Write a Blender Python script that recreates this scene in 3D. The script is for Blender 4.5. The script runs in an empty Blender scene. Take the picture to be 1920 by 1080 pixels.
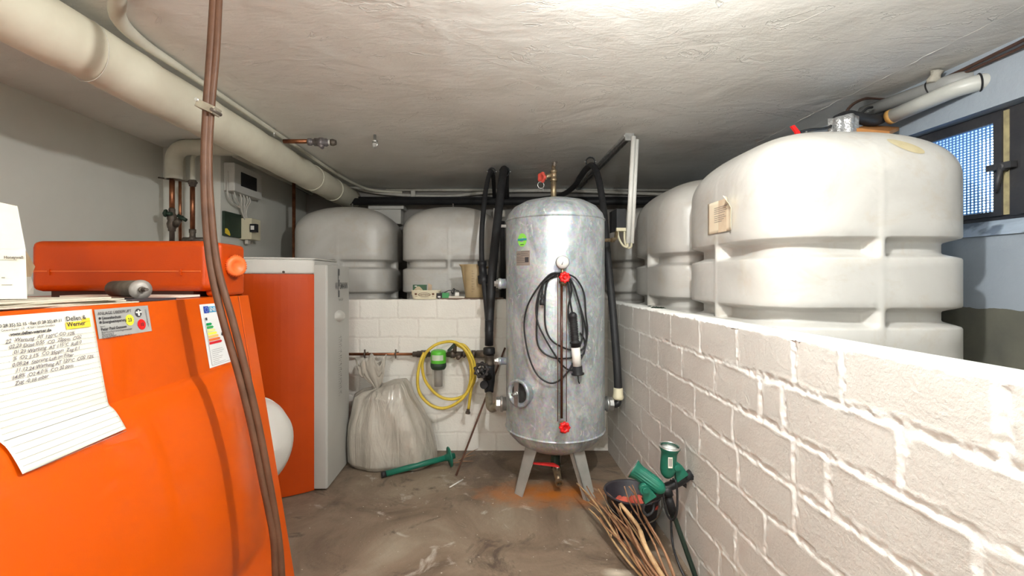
import bpy, math, random
import numpy as np
from mathutils import Vector, Matrix, noise
PI = math.pi
SC = bpy.context.scene
COL = SC.collection
random.seed(7)

# ---------------------------------------------------------------- camera, light, exposure
F, CX, CY, EYE = 860.0, 920.0, 522.0, 1.066
cam_d = bpy.data.cameras.new('camera'); cam_d.sensor_width = 36; cam_d.lens = F / 1920 * 36
cam_d.shift_x = (960 - CX) / 1920; cam_d.shift_y = -(540 - CY) / 1920; cam_d.clip_start = .02
cam = bpy.data.objects.new('camera', cam_d); COL.objects.link(cam)
cam.location = (0, 0, EYE); cam.rotation_euler = (PI / 2, 0, 0); SC.camera = cam
SC.view_settings.view_transform = 'Standard'; SC.view_settings.look = 'None'
SC.view_settings.gamma = 1; SC.view_settings.use_curve_mapping = False
SC.view_settings.exposure = EXPOSURE = 1.10
world = bpy.data.worlds.new('world'); SC.world = world; world.use_nodes = True
world.node_tree.nodes['Background'].inputs[0].default_value = (.56, .78, 1, 1)
world.node_tree.nodes['Background'].inputs[1].default_value = 5.0
def lamp(name, loc, watts, size, col):
    d = bpy.data.lights.new(name, 'POINT'); d.energy = watts; d.shadow_soft_size = size; d.color = col
    o = bpy.data.objects.new(name, d); COL.objects.link(o); o.location = loc; return o
lamp('ceiling_lamp', (.42, .78, 1.73), 30, .028, (.98, 1, .975))
lamp('rear_fill_light', (-.5, -.75, 1.66), 26, .15, (.98, 1, .975))  # added fill light behind the camera, evens out the shadows
pd = bpy.data.lights.new('window_daylight', 'AREA'); pd.shape = 'RECTANGLE'; pd.size = .9; pd.size_y = .44; pd.cycles.is_portal = True
po = bpy.data.objects.new('window_daylight', pd); COL.objects.link(po); po.location = (2.02, 1.72, 1.55); po.rotation_euler = (0, PI / 2, 0)

# ---------------------------------------------------------------- helpers
def P(px, py, Y): return Vector(((px - CX) / F * Y, Y, EYE - (py - CY) / F * Y))
def V(*a): return Vector(a)
def lerp(a, b, t): return a + (b - a) * t
def sst(a, b, x):
    t = min(1, max(0, (x - a) / (b - a))); return t * t * (3 - 2 * t)
ORG = {}
def link(o, parent=None, org=None):
    COL.objects.link(o)
    if parent is not None: o.parent = parent
    return o
def tag(o, label=None, cat=None, group=None, kind=None):
    if label: o['label'] = label
    if cat: o['category'] = cat
    if group: o['group'] = group
    if kind: o['kind'] = kind
    return o
def thing(name, label, cat, loc, group=None):
    o = bpy.data.objects.new(name, None); o.empty_display_size = .05; COL.objects.link(o); o.location = loc
    ORG[o.name] = Vector(loc); return tag(o, label, cat, group)
class MB:
    def __init__(s): s.v = []; s.f = []; s.sm = []
    def add(s, vs, fs, smooth=True):
        b = len(s.v); s.v += [Vector(v) for v in vs]
        s.f += [tuple(i + b for i in f) for f in fs]; s.sm += [smooth] * len(fs); return s
    def box(s, a, b, R=None, c=None):
        x0, y0, z0 = a; x1, y1, z1 = b
        vs = [V(x, y, z) for z in (z0, z1) for y in (y0, y1) for x in (x0, x1)]
        if R is not None:
            c = c or V((x0 + x1) / 2, (y0 + y1) / 2, (z0 + z1) / 2)
            vs = [R @ (v - c) + c for v in vs]
        return s.add(vs, [(0, 2, 3, 1), (4, 5, 7, 6), (0, 1, 5, 4), (2, 6, 7, 3), (0, 4, 6, 2), (1, 3, 7, 5)], False)
    def hexa(s, q, d):
        """a slab: four corners and a thickness vector"""
        vs = [V(*p) for p in q] + [V(*p) + V(*d) for p in q]
        return s.add(vs, [(0, 1, 2, 3), (7, 6, 5, 4), (0, 4, 5, 1), (1, 5, 6, 2), (2, 6, 7, 3), (3, 7, 4, 0)], False)
    def tube(s, path, r, n=12, cap=True, smooth=True):
        pts = [Vector(p) for p in path]; m = len(pts)
        rs = r if isinstance(r, (list, tuple)) else [r] * m
        T = []
        for i in range(m):
            d = (pts[min(i + 1, m - 1)] - pts[max(i - 1, 0)]); T.append(d.normalized() if d.length > 1e-9 else V(0, 0, 1))
        up = V(0, 0, 1) if abs(T[0].z) < .9 else V(1, 0, 0)
        N = (up - T[0] * up.dot(T[0])).normalized(); vs = []
        for i in range(m):
            N = (N - T[i] * N.dot(T[i]))
            N = N.normalized() if N.length > 1e-6 else V(1, 0, 0)
            B = T[i].cross(N)
            for k in range(n):
                a = 2 * PI * k / n; vs.append(pts[i] + (N * math.cos(a) + B * math.sin(a)) * rs[i])
        fs = [(i * n + k, i * n + (k + 1) % n, (i + 1) * n + (k + 1) % n, (i + 1) * n + k) for i in range(m - 1) for k in range(n)]
        s.add(vs, fs, smooth)
        if cap:
            b = len(s.v) - len(vs)
            s.f += [tuple(b + k for k in range(n))[::-1], tuple(b + (m - 1) * n + k for k in range(n))]; s.sm += [False, False]
        return s
    def lathe(s, prof, o, ax=(0, 0, 1), n=32, smooth=True, cap=True):
        """prof: (radius, height along ax) from o"""
        ax = Vector(ax).normalized(); o = Vector(o)
        u = (V(1, 0, 0) if abs(ax.x) < .9 else V(0, 1, 0)); u = (u - ax * u.dot(ax)).normalized(); w = ax.cross(u)
        vs = [o + ax * h + (u * math.cos(2 * PI * k / n) + w * math.sin(2 * PI * k / n)) * r for r, h in prof for k in range(n)]
        m = len(prof)
        s.add(vs, [(i * n + k, i * n + (k + 1) % n, (i + 1) * n + (k + 1) % n, (i + 1) * n + k) for i in range(m - 1) for k in range(n)], smooth)
        if cap:
            b = len(s.v) - len(vs)
            if prof[0][0] > 1e-4: s.f.append(tuple(b + k for k in range(n))[::-1]); s.sm.append(False)
            if prof[-1][0] > 1e-4: s.f.append(tuple(b + (m - 1) * n + k for k in range(n))); s.sm.append(False)
        return s
    def grid(s, fn, nu, nv, smooth=True, wrap=False):
        vs = [fn(i / (nu if wrap else nu - 1), j / (nv - 1)) for j in range(nv) for i in range(nu)]
        fs = [(j * nu + i, j * nu + (i + 1) % nu, (j + 1) * nu + (i + 1) % nu, (j + 1) * nu + i) for j in range(nv - 1) for i in range(nu if wrap else nu - 1)]
        return s.add(vs, fs, smooth)
    def prism(s, poly, d, smooth=False):
        n = len(poly); a = [Vector(p) for p in poly]; d = Vector(d)
        s.add(a + [p + d for p in a], [tuple(range(n))[::-1], tuple(range(n, 2 * n))] + [(i, (i + 1) % n, n + (i + 1) % n, n + i) for i in range(n)], smooth)
        return s
    def torus(s, c, ax, R, r, n=32, m=8):
        ax = Vector(ax).normalized(); u = (V(1, 0, 0) if abs(ax.x) < .9 else V(0, 1, 0)); u = (u - ax * u.dot(ax)).normalized(); w = ax.cross(u); c = Vector(c)
        def fn(i, j):
            a = 2 * PI * i; b = 2 * PI * j; e = u * math.cos(a) + w * math.sin(a)
            return c + e * (R + r * math.cos(b)) + ax * r * math.sin(b)
        return s.grid(fn, n, m + 1, True, True)
    def build(s, name, mat, parent=None, label=None, cat=None, group=None, kind=None, bevel=0, solid=0, sub=0, at0=False, fixn=True):
        me = bpy.data.meshes.new(name)
        if parent is not None: org = ORG[parent.name]
        elif at0 or kind == 'structure' or not s.v: org = V(0, 0, 0)
        else:
            xs = [v.x for v in s.v]; ys = [v.y for v in s.v]; org = V((min(xs) + max(xs)) / 2, (min(ys) + max(ys)) / 2, min(v.z for v in s.v))
        me.from_pydata([v - org for v in s.v], [], s.f)
        me.polygons.foreach_set('use_smooth', s.sm)
        me.validate()
        if fixn:
            import bmesh
            bm = bmesh.new(); bm.from_mesh(me); bmesh.ops.recalc_face_normals(bm, faces=bm.faces); bm.to_mesh(me); bm.free()
        me.update(); me.materials.append(mat)
        o = bpy.data.objects.new(name, me)
        COL.objects.link(o)
        if parent is not None: o.parent = parent
        else: o.location = org
        ORG[o.name] = org
        if solid: m_ = o.modifiers.new('solid', 'SOLIDIFY'); m_.thickness = solid; m_.offset = 0
        if bevel: m_ = o.modifiers.new('bevel', 'BEVEL'); m_.width = bevel; m_.segments = 3; m_.limit_method = 'ANGLE'; m_.angle_limit = .7; m_.harden_normals = True
        if sub: m_ = o.modifiers.new('sub', 'SUBSURF'); m_.levels = sub; m_.render_levels = sub
        return tag(o, label, cat, group, kind)
def crv(pts, k=6):
    """Catmull-Rom through pts"""
    p = [Vector(q) for q in pts]
    if len(p) < 3: return p
    p = [p[0] * 2 - p[1]] + p + [p[-1] * 2 - p[-2]]; out = []
    for i in range(1, len(p) - 2):
        a, b, c, d = p[i - 1:i + 3]
        for j in range(k):
            t = j / k
            out.append(.5 * ((2 * b) + (c - a) * t + (2 * a - 5 * b + 4 * c - d) * t * t + (3 * b - a - 3 * c + d) * t ** 3))
    out.append(p[-2]); return out
def arcpath(pts, r, k=6):
    """polyline with rounded corners"""
    p = [Vector(q) for q in pts]; out = [p[0]]
    for i in range(1, len(p) - 1):
        a = (p[i - 1] - p[i]); b = (p[i + 1] - p[i]); rr = min(r, a.length * .49, b.length * .49)
        a = p[i] + a.normalized() * rr; b = p[i] + b.normalized() * rr
        for j in range(k + 1):
            t = j / k; out.append(a * (1 - t) ** 2 + p[i] * 2 * t * (1 - t) + b * t * t)
    return out + [p[-1]]
def text(body, size, mapf, u0, v0, shear=0, bold=0, align='LEFT', sx=1):
    """lettering as an MB of flat letters; mapf(u, v) places it"""
    c = bpy.data.curves.new('t', 'FONT'); c.body = body; c.size = size; c.shear = shear; c.offset = bold; c.align_x = align; c.resolution_u = 2
    o = bpy.data.objects.new('t', c); COL.objects.link(o)
    me = bpy.data.meshes.new_from_object(o)
    vs = [mapf(u0 + v.co.x * sx, v0 + v.co.y) for v in me.vertices]; fs = [tuple(p.vertices) for p in me.polygons]
    bpy.data.objects.remove(o); bpy.data.curves.remove(c); bpy.data.meshes.remove(me)
    return vs, fs
def patch(mb, mapf, u0, v0, u1, v1, nu=2, nv=2):
    return mb.grid(lambda i, j: mapf(lerp(u0, u1, i), lerp(v0, v1, j)), nu, nv, False)
def disc2(mb, mapf, u, v, ru, rv=None, n=24):
    rv = rv or ru
    return mb.add([mapf(u + ru * math.cos(2 * PI * k / n), v + rv * math.sin(2 * PI * k / n)) for k in range(n)], [tuple(range(n))], False)

# ---------------------------------------------------------------- materials
def nodes(name):
    m = bpy.data.materials.new(name); m.use_nodes = True; nt = m.node_tree
    return m, nt, nt.nodes['Principled BSDF'], nt.nodes.new('ShaderNodeTexCoord')
def ramp(nt, fac, stops):
    r = nt.nodes.new('ShaderNodeValToRGB'); nt.links.new(fac, r.inputs[0])
    while len(r.color_ramp.elements) < len(stops): r.color_ramp.elements.new(.5)
    for e, (p, c) in zip(r.color_ramp.elements, stops): e.position = p; e.color = (*c, 1) if len(c) == 3 else c
    return r.outputs[0]
def ntex(nt, co, scale, detail=4, rough=.55, dist=0, stretch=None):
    if stretch:
        mp = nt.nodes.new('ShaderNodeMapping'); mp.inputs['Scale'].default_value = stretch; nt.links.new(co, mp.inputs[0]); co = mp.outputs[0]
    n = nt.nodes.new('ShaderNodeTexNoise'); n.inputs['Scale'].default_value = scale; n.inputs['Detail'].default_value = detail
    n.inputs['Roughness'].default_value = rough; n.inputs['Distortion'].default_value = dist; nt.links.new(co, n.inputs['Vector']); return n.outputs[0]
def mixc(nt, fac, a, b, mode='MIX'):
    m = nt.nodes.new('ShaderNodeMix'); m.data_type = 'RGBA'; m.blend_type = mode
    for i, x in ((0, fac), (6, a), (7, b)):
        if hasattr(x, 'is_output'): nt.links.new(x, m.inputs[i])
        else: m.inputs[i].default_value = x if i == 0 else (*x, 1)
    return m.outputs[2]
def bump(nt, bs, h, dist, strength=1, prev=None):
    b = nt.nodes.new('ShaderNodeBump'); b.inputs['Distance'].default_value = dist; b.inputs['Strength'].default_value = strength
    nt.links.new(h, b.inputs['Height'])
    if prev: nt.links.new(prev, b.inputs['Normal'])
    nt.links.new(b.outputs[0], bs.inputs['Normal']); return b.outputs[0]
def M(name, c1, c2=None, scale=8, rough=.5, metal=0, bd=0, bs=40, coat=0, spec=.5, lo=.35, hi=.65, detail=4):
    m, nt, p, tc = nodes(name); co = tc.outputs['Object']
    p.inputs['Roughness'].default_value = rough; p.inputs['Metallic'].default_value = metal
    p.inputs['Coat Weight'].default_value = coat; p.inputs['Specular IOR Level'].default_value = spec
    if c2 is None: c2 = tuple(x * .9 for x in c1)
    nt.links.new(ramp(nt, ntex(nt, co, scale, detail), [(lo, c1), (hi, c2)]), p.inputs['Base Color'])
    if bd: bump(nt, p, ntex(nt, co, bs, 3), bd)
    return m
m_orange = M('orange_enamel', (.66, .088, .0), (.63, .081, .0), 3, .34, coat=.25, bd=.0002, bs=400, spec=.3)
m_orange2 = M('orange_shell', (.52, .056, .0), (.48, .050, .0), 4, .38, bd=.0004, bs=300, spec=.35)
m_groove = M('dark_gap', (.05, .012, .005), rough=.8)
m_gray = M('gray_casing', (.50, .49, .46), (.46, .45, .42), 3, .42, bd=.0002, bs=300)
m_cap = M('pale_casing', (.62, .60, .56), (.57, .55, .51), 3, .45)
m_white = M('white_plastic', (.82, .80, .76), (.75, .73, .68), 5, .4)
m_black = M('black_plastic', (.016, .016, .018), (.024, .024, .026), 20, .45, spec=.3)
m_rubber = M('black_rubber_insulation', (.014, .014, .016), (.022, .022, .024), 12, .6, bd=.001, bs=60)
m_cream = M('cream_plastic', (.72, .66, .48), (.66, .60, .42), 8, .5)
m_copper = M('copper', (.42, .17, .08), (.20, .075, .04), 14, .38, .85)
m_brass = M('aged_brass', (.36, .28, .17), (.20, .15, .10), 30, .42, .8, bd=.001, bs=80)
m_dbrass = M('dark_corroded_fitting', (.16, .13, .10), (.09, .07, .06), 30, .55, .5, bd=.001, bs=80)
m_steel = M('zinc_steel', (.62, .62, .60), (.42, .42, .41), 30, .35, .85)
m_rust = M('rusty_steel', (.16, .075, .05), (.10, .05, .035), 40, .7, .3)
m_hose = M('brown_rubber_hose', (.085, .038, .020), (.12, .055, .03), 18, .5, spec=.3)
m_yhose = M('yellow_hose', (.70, .52, .05), (.60, .42, .05), 25, .45)
m_red = M('red_plastic', (.80, .012, .012), (.65, .01, .01), 20, .4)
m_green = M('green_plastic', (.008, .15, .095), (.01, .12, .08), 12, .45)
m_lime = M('lime_plastic', (.12, .55, .04), (.10, .48, .04), 20, .4)
m_dgreen = M('dark_green', (.012, .030, .018), (.018, .042, .024), 20, .6)
m_paper = M('paper', (.85, .82, .74), (.80, .76, .66), 10, .8)
m_note = M('cream_note', (.86, .76, .58), (.82, .68, .50), 12, .8)
m_card = M('cardboard', (.42, .30, .19), (.36, .26, .16), 20, .85)
m_ink = M('printing_ink', (.045, .04, .045), rough=.8)
m_cable = M('brown_cable', (.06, .03, .022), (.09, .045, .03), 20, .6)
m_pen = M('pen_ink', (.13, .11, .13), rough=.8)
m_wood = M('orange_wood', (.55, .24, .07), (.42, .17, .05), 8, .6, bd=.001)
m_tape = M('yellow_print', (.92, .68, .05), rough=.7)
m_blue = M('blue_print', (.01, .06, .45), rough=.6)
m_cyan = M('cyan_print', (.02, .35, .65), rough=.6)
m_glassy = M('white_dial', (.85, .85, .82), rough=.25)
m_pipew = M('white_painted_pipe', (.78, .74, .60), (.68, .63, .50), 5, .5, bd=.003, bs=9)
m_insul = M('cream_insulation', (.66, .63, .53), (.56, .53, .43), 7, .6, bd=.002, bs=20)
m_conduit = M('pale_conduit', (.60, .57, .51), (.50, .47, .42), 20, .5)
m_foil = M('silver_foil', (.62, .62, .62), (.5, .5, .5), 40, .3, .6, bd=.01, bs=50)
m_bark = M('reddish_bark', (.36, .19, .10), (.24, .12, .06), 30, .65, bd=.0006, bs=200)
m_bark2 = M('pale_bark', (.62, .42, .22), (.42, .26, .13), 25, .65, bd=.001, bs=150)

# plastered ceiling and walls
def plaster(name, c1, c2, bd=.006, sc=1.6, strokes=True, rough=.7):
    m, nt, p, tc = nodes(name); co = tc.outputs['Object']; p.inputs['Roughness'].default_value = rough; p.inputs['Specular IOR Level'].default_value = .35
    nt.links.new(ramp(nt, ntex(nt, co, sc, 5, .6, .6), [(.3, c1), (.7, c2)]), p.inputs['Base Color'])
    b = bump(nt, p, ntex(nt, co, 3.0, 3, .5, .4), bd * 2.5)
    if strokes:
        reg = ramp(nt, ntex(nt, co, 1.3, 3), [(.42, (.25, .25, .25)), (.62, (1, 1, 1))])
        st = nt.nodes.new('ShaderNodeMath'); st.operation = 'MULTIPLY'; nt.links.new(ntex(nt, co, 16, 8, .7, .9, (.6, 1.5, 1)), st.inputs[0]); nt.links.new(reg, st.inputs[1])
        b = bump(nt, p, st.outputs[0], bd * .8, 1, b)
        b = bump(nt, p, ramp(nt, ntex(nt, co, 3.2, 5, .6, 2.5, (.7, 1.3, 1)), [(.60, (0, 0, 0)), (.61, (1, 1, 1)), (.64, (0, 0, 0))]), bd * .45, .7, b)
    b = bump(nt, p, ntex(nt, co, 90, 3), bd * .12, 1, b)
    return m
m_ceil = plaster('ceiling_plaster', (.86, .84, .79), (.76, .73, .67), .0062)
m_wallp = plaster('wall_plaster', (.68, .67, .61), (.62, .61, .55), .002, 1.2, False)
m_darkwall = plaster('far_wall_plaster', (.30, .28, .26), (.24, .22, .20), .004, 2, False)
def mk_rightwall():
    m, nt, p, tc = nodes('wall_paint_daylight_tint'); co = tc.outputs['Object']; p.inputs['Roughness'].default_value = .75
    sx = nt.nodes.new('ShaderNodeSeparateXYZ'); nt.links.new(co, sx.inputs[0])
    n = ntex(nt, co, 6, 4); a = nt.nodes.new('ShaderNodeMath'); a.operation = 'MULTIPLY_ADD'; nt.links.new(n, a.inputs[0]); a.inputs[1].default_value = .04; nt.links.new(sx.outputs[2], a.inputs[2])
    f = nt.nodes.new('ShaderNodeMath'); f.operation = 'GREATER_THAN'; nt.links.new(a.outputs[0], f.inputs[0]); f.inputs[1].default_value = .975
    up = ramp(nt, ntex(nt, co, 2, 5), [(.3, (.36, .405, .46)), (.7, (.31, .35, .40))])  # upper tone has the blue window daylight mixed into its colour
    dn = ramp(nt, ntex(nt, co, 5, 6), [(.3, (.10, .10, .085)), (.7, (.16, .155, .12))])
    nt.links.new(mixc(nt, f.outputs[0], dn, up), p.inputs['Base Color'])
    b = bump(nt, p, ntex(nt, co, 9, 5, .6, .2), .006); bump(nt, p, f.outputs[0], .004, 1, b); return m
m_rwall = mk_rightwall()
def mk_floor():
    m, nt, p, tc = nodes('stained_shaded_concrete'); co = tc.outputs['Object']; p.inputs['Roughness'].default_value = .62
    c = ramp(nt, ntex(nt, co, 2.2, 8, .62, .8), [(.34, (.105, .073, .05)), (.45, (.19, .138, .096)), (.56, (.24, .185, .132)), (.68, (.33, .275, .21))])
    w = ramp(nt, ntex(nt, co, 5.5, 7, .65, 1.2), [(.60, (0, 0, 0)), (.72, (1, 1, 1))]); c = mixc(nt, w, c, (.50, .46, .40))
    d = ramp(nt, ntex(nt, co, 3.3, 9, .75, 2), [(.34, (1, 1, 1)), (.44, (0, 0, 0))]); c = mixc(nt, d, c, (.10, .07, .05))
    s = ramp(nt, ntex(nt, co, 60, 2, .5), [(.72, (0, 0, 0)), (.76, (1, 1, 1))]); c = mixc(nt, s, c, (.62, .58, .50))
    def spot(cx, cy, sx, sy, col, c, k=1.0):
        mp = nt.nodes.new('ShaderNodeMapping'); mp.inputs['Location'].default_value = (-cx / sx, -cy / sy, 0); mp.inputs['Scale'].default_value = (1 / sx, 1 / sy, 1); nt.links.new(co, mp.inputs[0])
        L = nt.nodes.new('ShaderNodeVectorMath'); L.operation = 'LENGTH'; nt.links.new(mp.outputs[0], L.inputs[0])
        a = nt.nodes.new('ShaderNodeMath'); a.operation = 'MULTIPLY_ADD'; nt.links.new(ntex(nt, co, 12, 5), a.inputs[0]); a.inputs[1].default_value = 1.3; nt.links.new(L.outputs['Value'], a.inputs[2])
        return mixc(nt, ramp(nt, a.outputs[0], [(.75, (k, k, k)), (1.0, (k*.5, k*.5, k*.5)) , (1.5, (0, 0, 0))]) if False else rr(a.outputs[0], k), c, col)
    def rr(x, k):
        q = nt.nodes.new('ShaderNodeMapRange'); nt.links.new(x, q.inputs[0]); q.inputs[1].default_value = .7; q.inputs[2].default_value = 1.6; q.inputs[3].default_value = k; q.inputs[4].default_value = 0; return q.outputs[0]
    c = spot(.30, 2.27, .46, .17, (.42, .13, .012), c, 1.0)
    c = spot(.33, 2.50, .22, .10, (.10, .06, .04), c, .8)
    c = spot(-.3, 2.85, 1.2, .16, (.10, .075, .06), c, .6)  # shade along the back wall base, painted into the floor colour
    c = spot(.46, 1.66, .07, .035, (.62, .55, .45), c, .9)
    c = spot(-.45, 1.55, .4, .07, (.13, .10, .075), c, .5)
    nt.links.new(c, p.inputs['Base Color'])
    b = bump(nt, p, ntex(nt, co, 4, 6, .6, .6), .012); b = bump(nt, p, ntex(nt, co, 45, 5, .6), .0025, 1, b)
    return m
m_floor = mk_floor()
def mk_block(name, block1, block2, mort, rough=.7):
    m, nt, p, tc = nodes(name); co = tc.outputs['Object']; p.inputs['Roughness'].default_value = rough
    at = nt.nodes.new('ShaderNodeAttribute'); at.attribute_name = 'mortar'
    bl = ramp(nt, ntex(nt, co, 3.2, 5, .6), [(.3, block1), (.7, block2)])
    st = ramp(nt, ntex(nt, co, 11, 6, .7), [(.68, (0, 0, 0)), (.76, (1, 1, 1))]); bl = mixc(nt, st, bl, tuple(x * .8 for x in block2))
    nt.links.new(mixc(nt, at.outputs['Fac'], bl, mort), p.inputs['Base Color'])
    b = bump(nt, p, ntex(nt, co, 26, 6, .6, .5), .0016); bump(nt, p, ntex(nt, co, 120, 4, .65), .0014, 1, b); return m
m_blockR = mk_block('painted_block_wall', (.665, .645, .605), (.58, .56, .525), (.84, .84, .81))
m_blockB = mk_block('whitewashed_block_wall', (.86, .83, .77), (.77, .74, .68), (.74, .70, .64))
def mk_hdpe():
    m, nt, p, tc = nodes('milky_polyethylene'); co = tc.outputs['Object']
    c = ramp(nt, ntex(nt, co, 2.6, 6, .6, .5), [(.3, (.61, .595, .565)), (.7, (.50, .48, .445))])
    d = ramp(nt, ntex(nt, co, 5, 7, .72, 1.0), [(.52, (0, 0, 0)), (.74, (.8, .8, .8))]); c = mixc(nt, d, c, (.50, .44, .36))
    nt.links.new(c, p.inputs['Base Color']); p.inputs['Roughness'].default_value = .36; p.inputs['Specular IOR Level'].default_value = .5
    p.inputs['Subsurface Weight'].default_value = 0
    bump(nt, p, ntex(nt, co, 7, 3, .5, .4), .006); return m
m_tank = mk_hdpe()
def mk_galv():
    m, nt, p, tc = nodes('galvanised_steel'); co = tc.outputs['Object']
    base = ramp(nt, ntex(nt, co, 10, 7, .7, .9, (1, 1, .45)), [(.34, (.30, .34, .37)), (.5, (.46, .50, .53)), (.66, (.66, .69, .70))])
    w = ramp(nt, ntex(nt, co, 18, 7, .75, 1.2, (1, 1, .7)), [(.58, (0, 0, 0)), (.63, (1, 1, 1))]); base = mixc(nt, w, base, (.70, .72, .72))
    v = nt.nodes.new('ShaderNodeTexVoronoi'); v.inputs['Scale'].default_value = 90; nt.links.new(co, v.inputs['Vector'])
    base = mixc(nt, .12, base, v.outputs['Color'], 'OVERLAY')
    nt.links.new(base, p.inputs['Base Color']); p.inputs['Metallic'].default_value = .42
    q = nt.nodes.new('ShaderNodeMapRange'); nt.links.new(w, q.inputs[0]); q.inputs[3].default_value = .38; q.inputs[4].default_value = .55; nt.links.new(q.outputs[0], p.inputs['Roughness'])
    bump(nt, p, ntex(nt, co, 9, 4), .004); return m
m_galv = mk_galv()
def mk_bag():
    m, nt, p, tc = nodes('clear_plastic_sack'); co = tc.outputs['Object']
    nt.links.new(ramp(nt, ntex(nt, co, 5, 6, .6), [(.3, (.47, .43, .37)), (.7, (.36, .33, .28))]), p.inputs['Base Color'])
    p.inputs['Roughness'].default_value = .5; p.inputs['Coat Weight'].default_value = .8; p.inputs['Coat Roughness'].default_value = .07
    b = bump(nt, p, ntex(nt, co, 5, 3, .5, 1.2, (2.2, 2.2, .5)), .022); bump(nt, p, ntex(nt, co, 14, 2, .5, 1), .003, 1, b); return m
m_bag = mk_bag()
def mk_clear(name, col, rough=.08):
    m, nt, p, tc = nodes(name); nt.links.new(ramp(nt, ntex(nt, tc.outputs['Object'], 8), [(.3, col), (.7, tuple(x * .9 for x in col))]), p.inputs['Base Color'])
    p.inputs['Transmission Weight'].default_value = 1; p.inputs['Roughness'].default_value = rough; p.inputs['IOR'].default_value = 1.35; return m
m_galvb = M('dull_zinc_fitting', (.42, .38, .30), (.30, .26, .20), 30, .45, .6)
m_clear = M('clear_cup', (.80, .78, .72), rough=.08)
m_clear.node_tree.nodes['Principled BSDF'].inputs['Alpha'].default_value = .14
# ---------------------------------------------------------------- the room
HC = EYE + .82           # ceiling
XL, XR, YB, YF = -2.05, 1.80, 4.20, -1.30
def S(name, mb, mat): return mb.build(name, mat, kind='structure')
S('floor', MB().box((XL - .2, YF - .2, -.1), (2.25, YB + .2, 0)), m_floor)
ce = MB().box((XL - .2, YF - .2, HC), (2.25, YB + .2, HC + .15))
S('ceiling', ce, m_ceil)
# the rough joint that runs along the ceiling near the window
jt = MB(); rj = random.Random(3); pts = []
for i in range(60):
    y = .9 + i * .032; pts.append(V(1.605 + rj.uniform(-.006, .006), y, HC - .0002))
jt.tube(pts, [rj.choice((.0003, .0003, .0022, .0004, .0008)) for _ in pts], 6)
S('trim_1', jt, M('plaster_ridge', (.72, .70, .66), rough=.8))
S('wall_left', MB().box((XL - .2, YF, 0), (XL, 2.87, HC)).box((XL - .2, 2.87, 0), (-1.69, YB, HC)), m_wallp)
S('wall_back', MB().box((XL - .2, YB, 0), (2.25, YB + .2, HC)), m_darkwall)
S('wall_rear', MB().box((XL - .2, YF - .2, 0), (2.25, YF, HC)), m_wallp)
WY0, WY1, WS, WT = 1.12, 2.06, EYE + .158, EYE + .615   # window opening in the right wall
rw = MB().box((XR, YF, 0), (2.2, WY0, HC)).box((XR, WY1, 0), (2.2, YB, HC)).box((XR, WY0, 0), (2.2, WY1, WS)).box((XR, WY0, WT), (2.2, WY1, HC))
S('wall_right', rw, m_rwall)
S('trim_2', MB().prism([(XR - .01, WY0, WS - .004), (1.875, WY0, EYE + .224), (2.1, WY0, EYE + .224), (2.1, WY0, WS - .01)], (0, WY1 - WY0, 0)), M('flaking_sill_paint', (.42, .50, .60), (.16, .20, .26), 9, .7, bd=.01, bs=12, lo=.5, hi=.6))
# steel cellar window: fixed frame, two sashes, mesh in the far one
m_wframe = M('dark_steel_frame', (.028, .028, .034), (.05, .048, .05), 9, .5, bd=.002, bs=30)
m_ochre = M('ochre_paint_edge', (.50, .42, .22), (.30, .25, .14), 25, .7)
m_mesh = M('skylit_mesh', (.10, .24, .55), rough=.6)  # wire colour includes the blue glow of the sky behind
wz0, wz1 = EYE + .224, EYE + .612
XW = 1.86
wf = MB()
wf.box((XW, WY0, wz0 - .01), (XW + .05, WY1, wz0 + .006)).box((XW, WY0, wz1 - .004), (XW + .05, WY1, wz1 + .02)).box((XW, WY0, wz0), (XW + .05, WY0 + .03, wz1)).box((XW, 2.03, wz0), (XW + .05, WY1, wz1)).box((XW - .004, 1.585, wz0), (XW + .05, 1.640, wz1))
win = S('window_1', wf, m_wframe)
def sash(y0, y1, name, b, t):
    f = MB(); x0, x1 = XW - .012, XW + .012
    f.box((x0, y0, wz0 + .004), (x1, y1, wz0 + .022)).box((x0, y0, wz1 - t), (x1, y1, wz1 - .006))
    f.box((x0, y0, wz0 + .022), (x1, y0 + b, wz1 - t)).box((x0, y1 - .03, wz0 + .022), (x1, y1, wz1 - t))
    return f.build(name, m_wframe, win)
sash(1.659, 2.03, 'sash', .028, .040); sash(1.16, 1.60, 'sash', .028, .04)
MB().box((XW - .006, 1.6405, wz0 + .006), (XW + .012, 1.6585, wz1 - .006)).build('painted_edge', m_ochre, win, label='ochre painted edge')
ms = MB()
for i in range(23):
    y = 1.692 + i * .0139; ms.box((XW - .0012, y, wz0 + .015), (XW + .0012, y + .0046, wz1 - .035))
for i in range(32):
    z = wz0 + .024 + i * .01065; ms.box((XW - .0016, 1.685, z), (XW + .0008, 2.01, z + .0036))
ms.build('mesh_screen', m_mesh, win)
MB().box((XW, 1.18, wz0 + .02), (XW + .003, 1.58, wz1 - .03)).build('pane', M('grimy_glass', (.03, .04, .05), rough=.15), win)
lz_ = EYE + .40
lt = MB().box((XW - .035, 1.61, lz_ - .008), (XW - .012, 1.69, lz_ + .014)).lathe([(.016, 0), (.016, .02), (.009, .026)], (XW - .012, 1.645, lz_), (-1, 0, 0), 16).tube([V(XW - .03, 1.645, lz_), V(XW - .034, 1.652, lz_ - .05), V(XW - .03, 1.662, lz_ - .085)], [.009, .008, .006], 8)
lt.build('latch', m_wframe, win)

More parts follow.
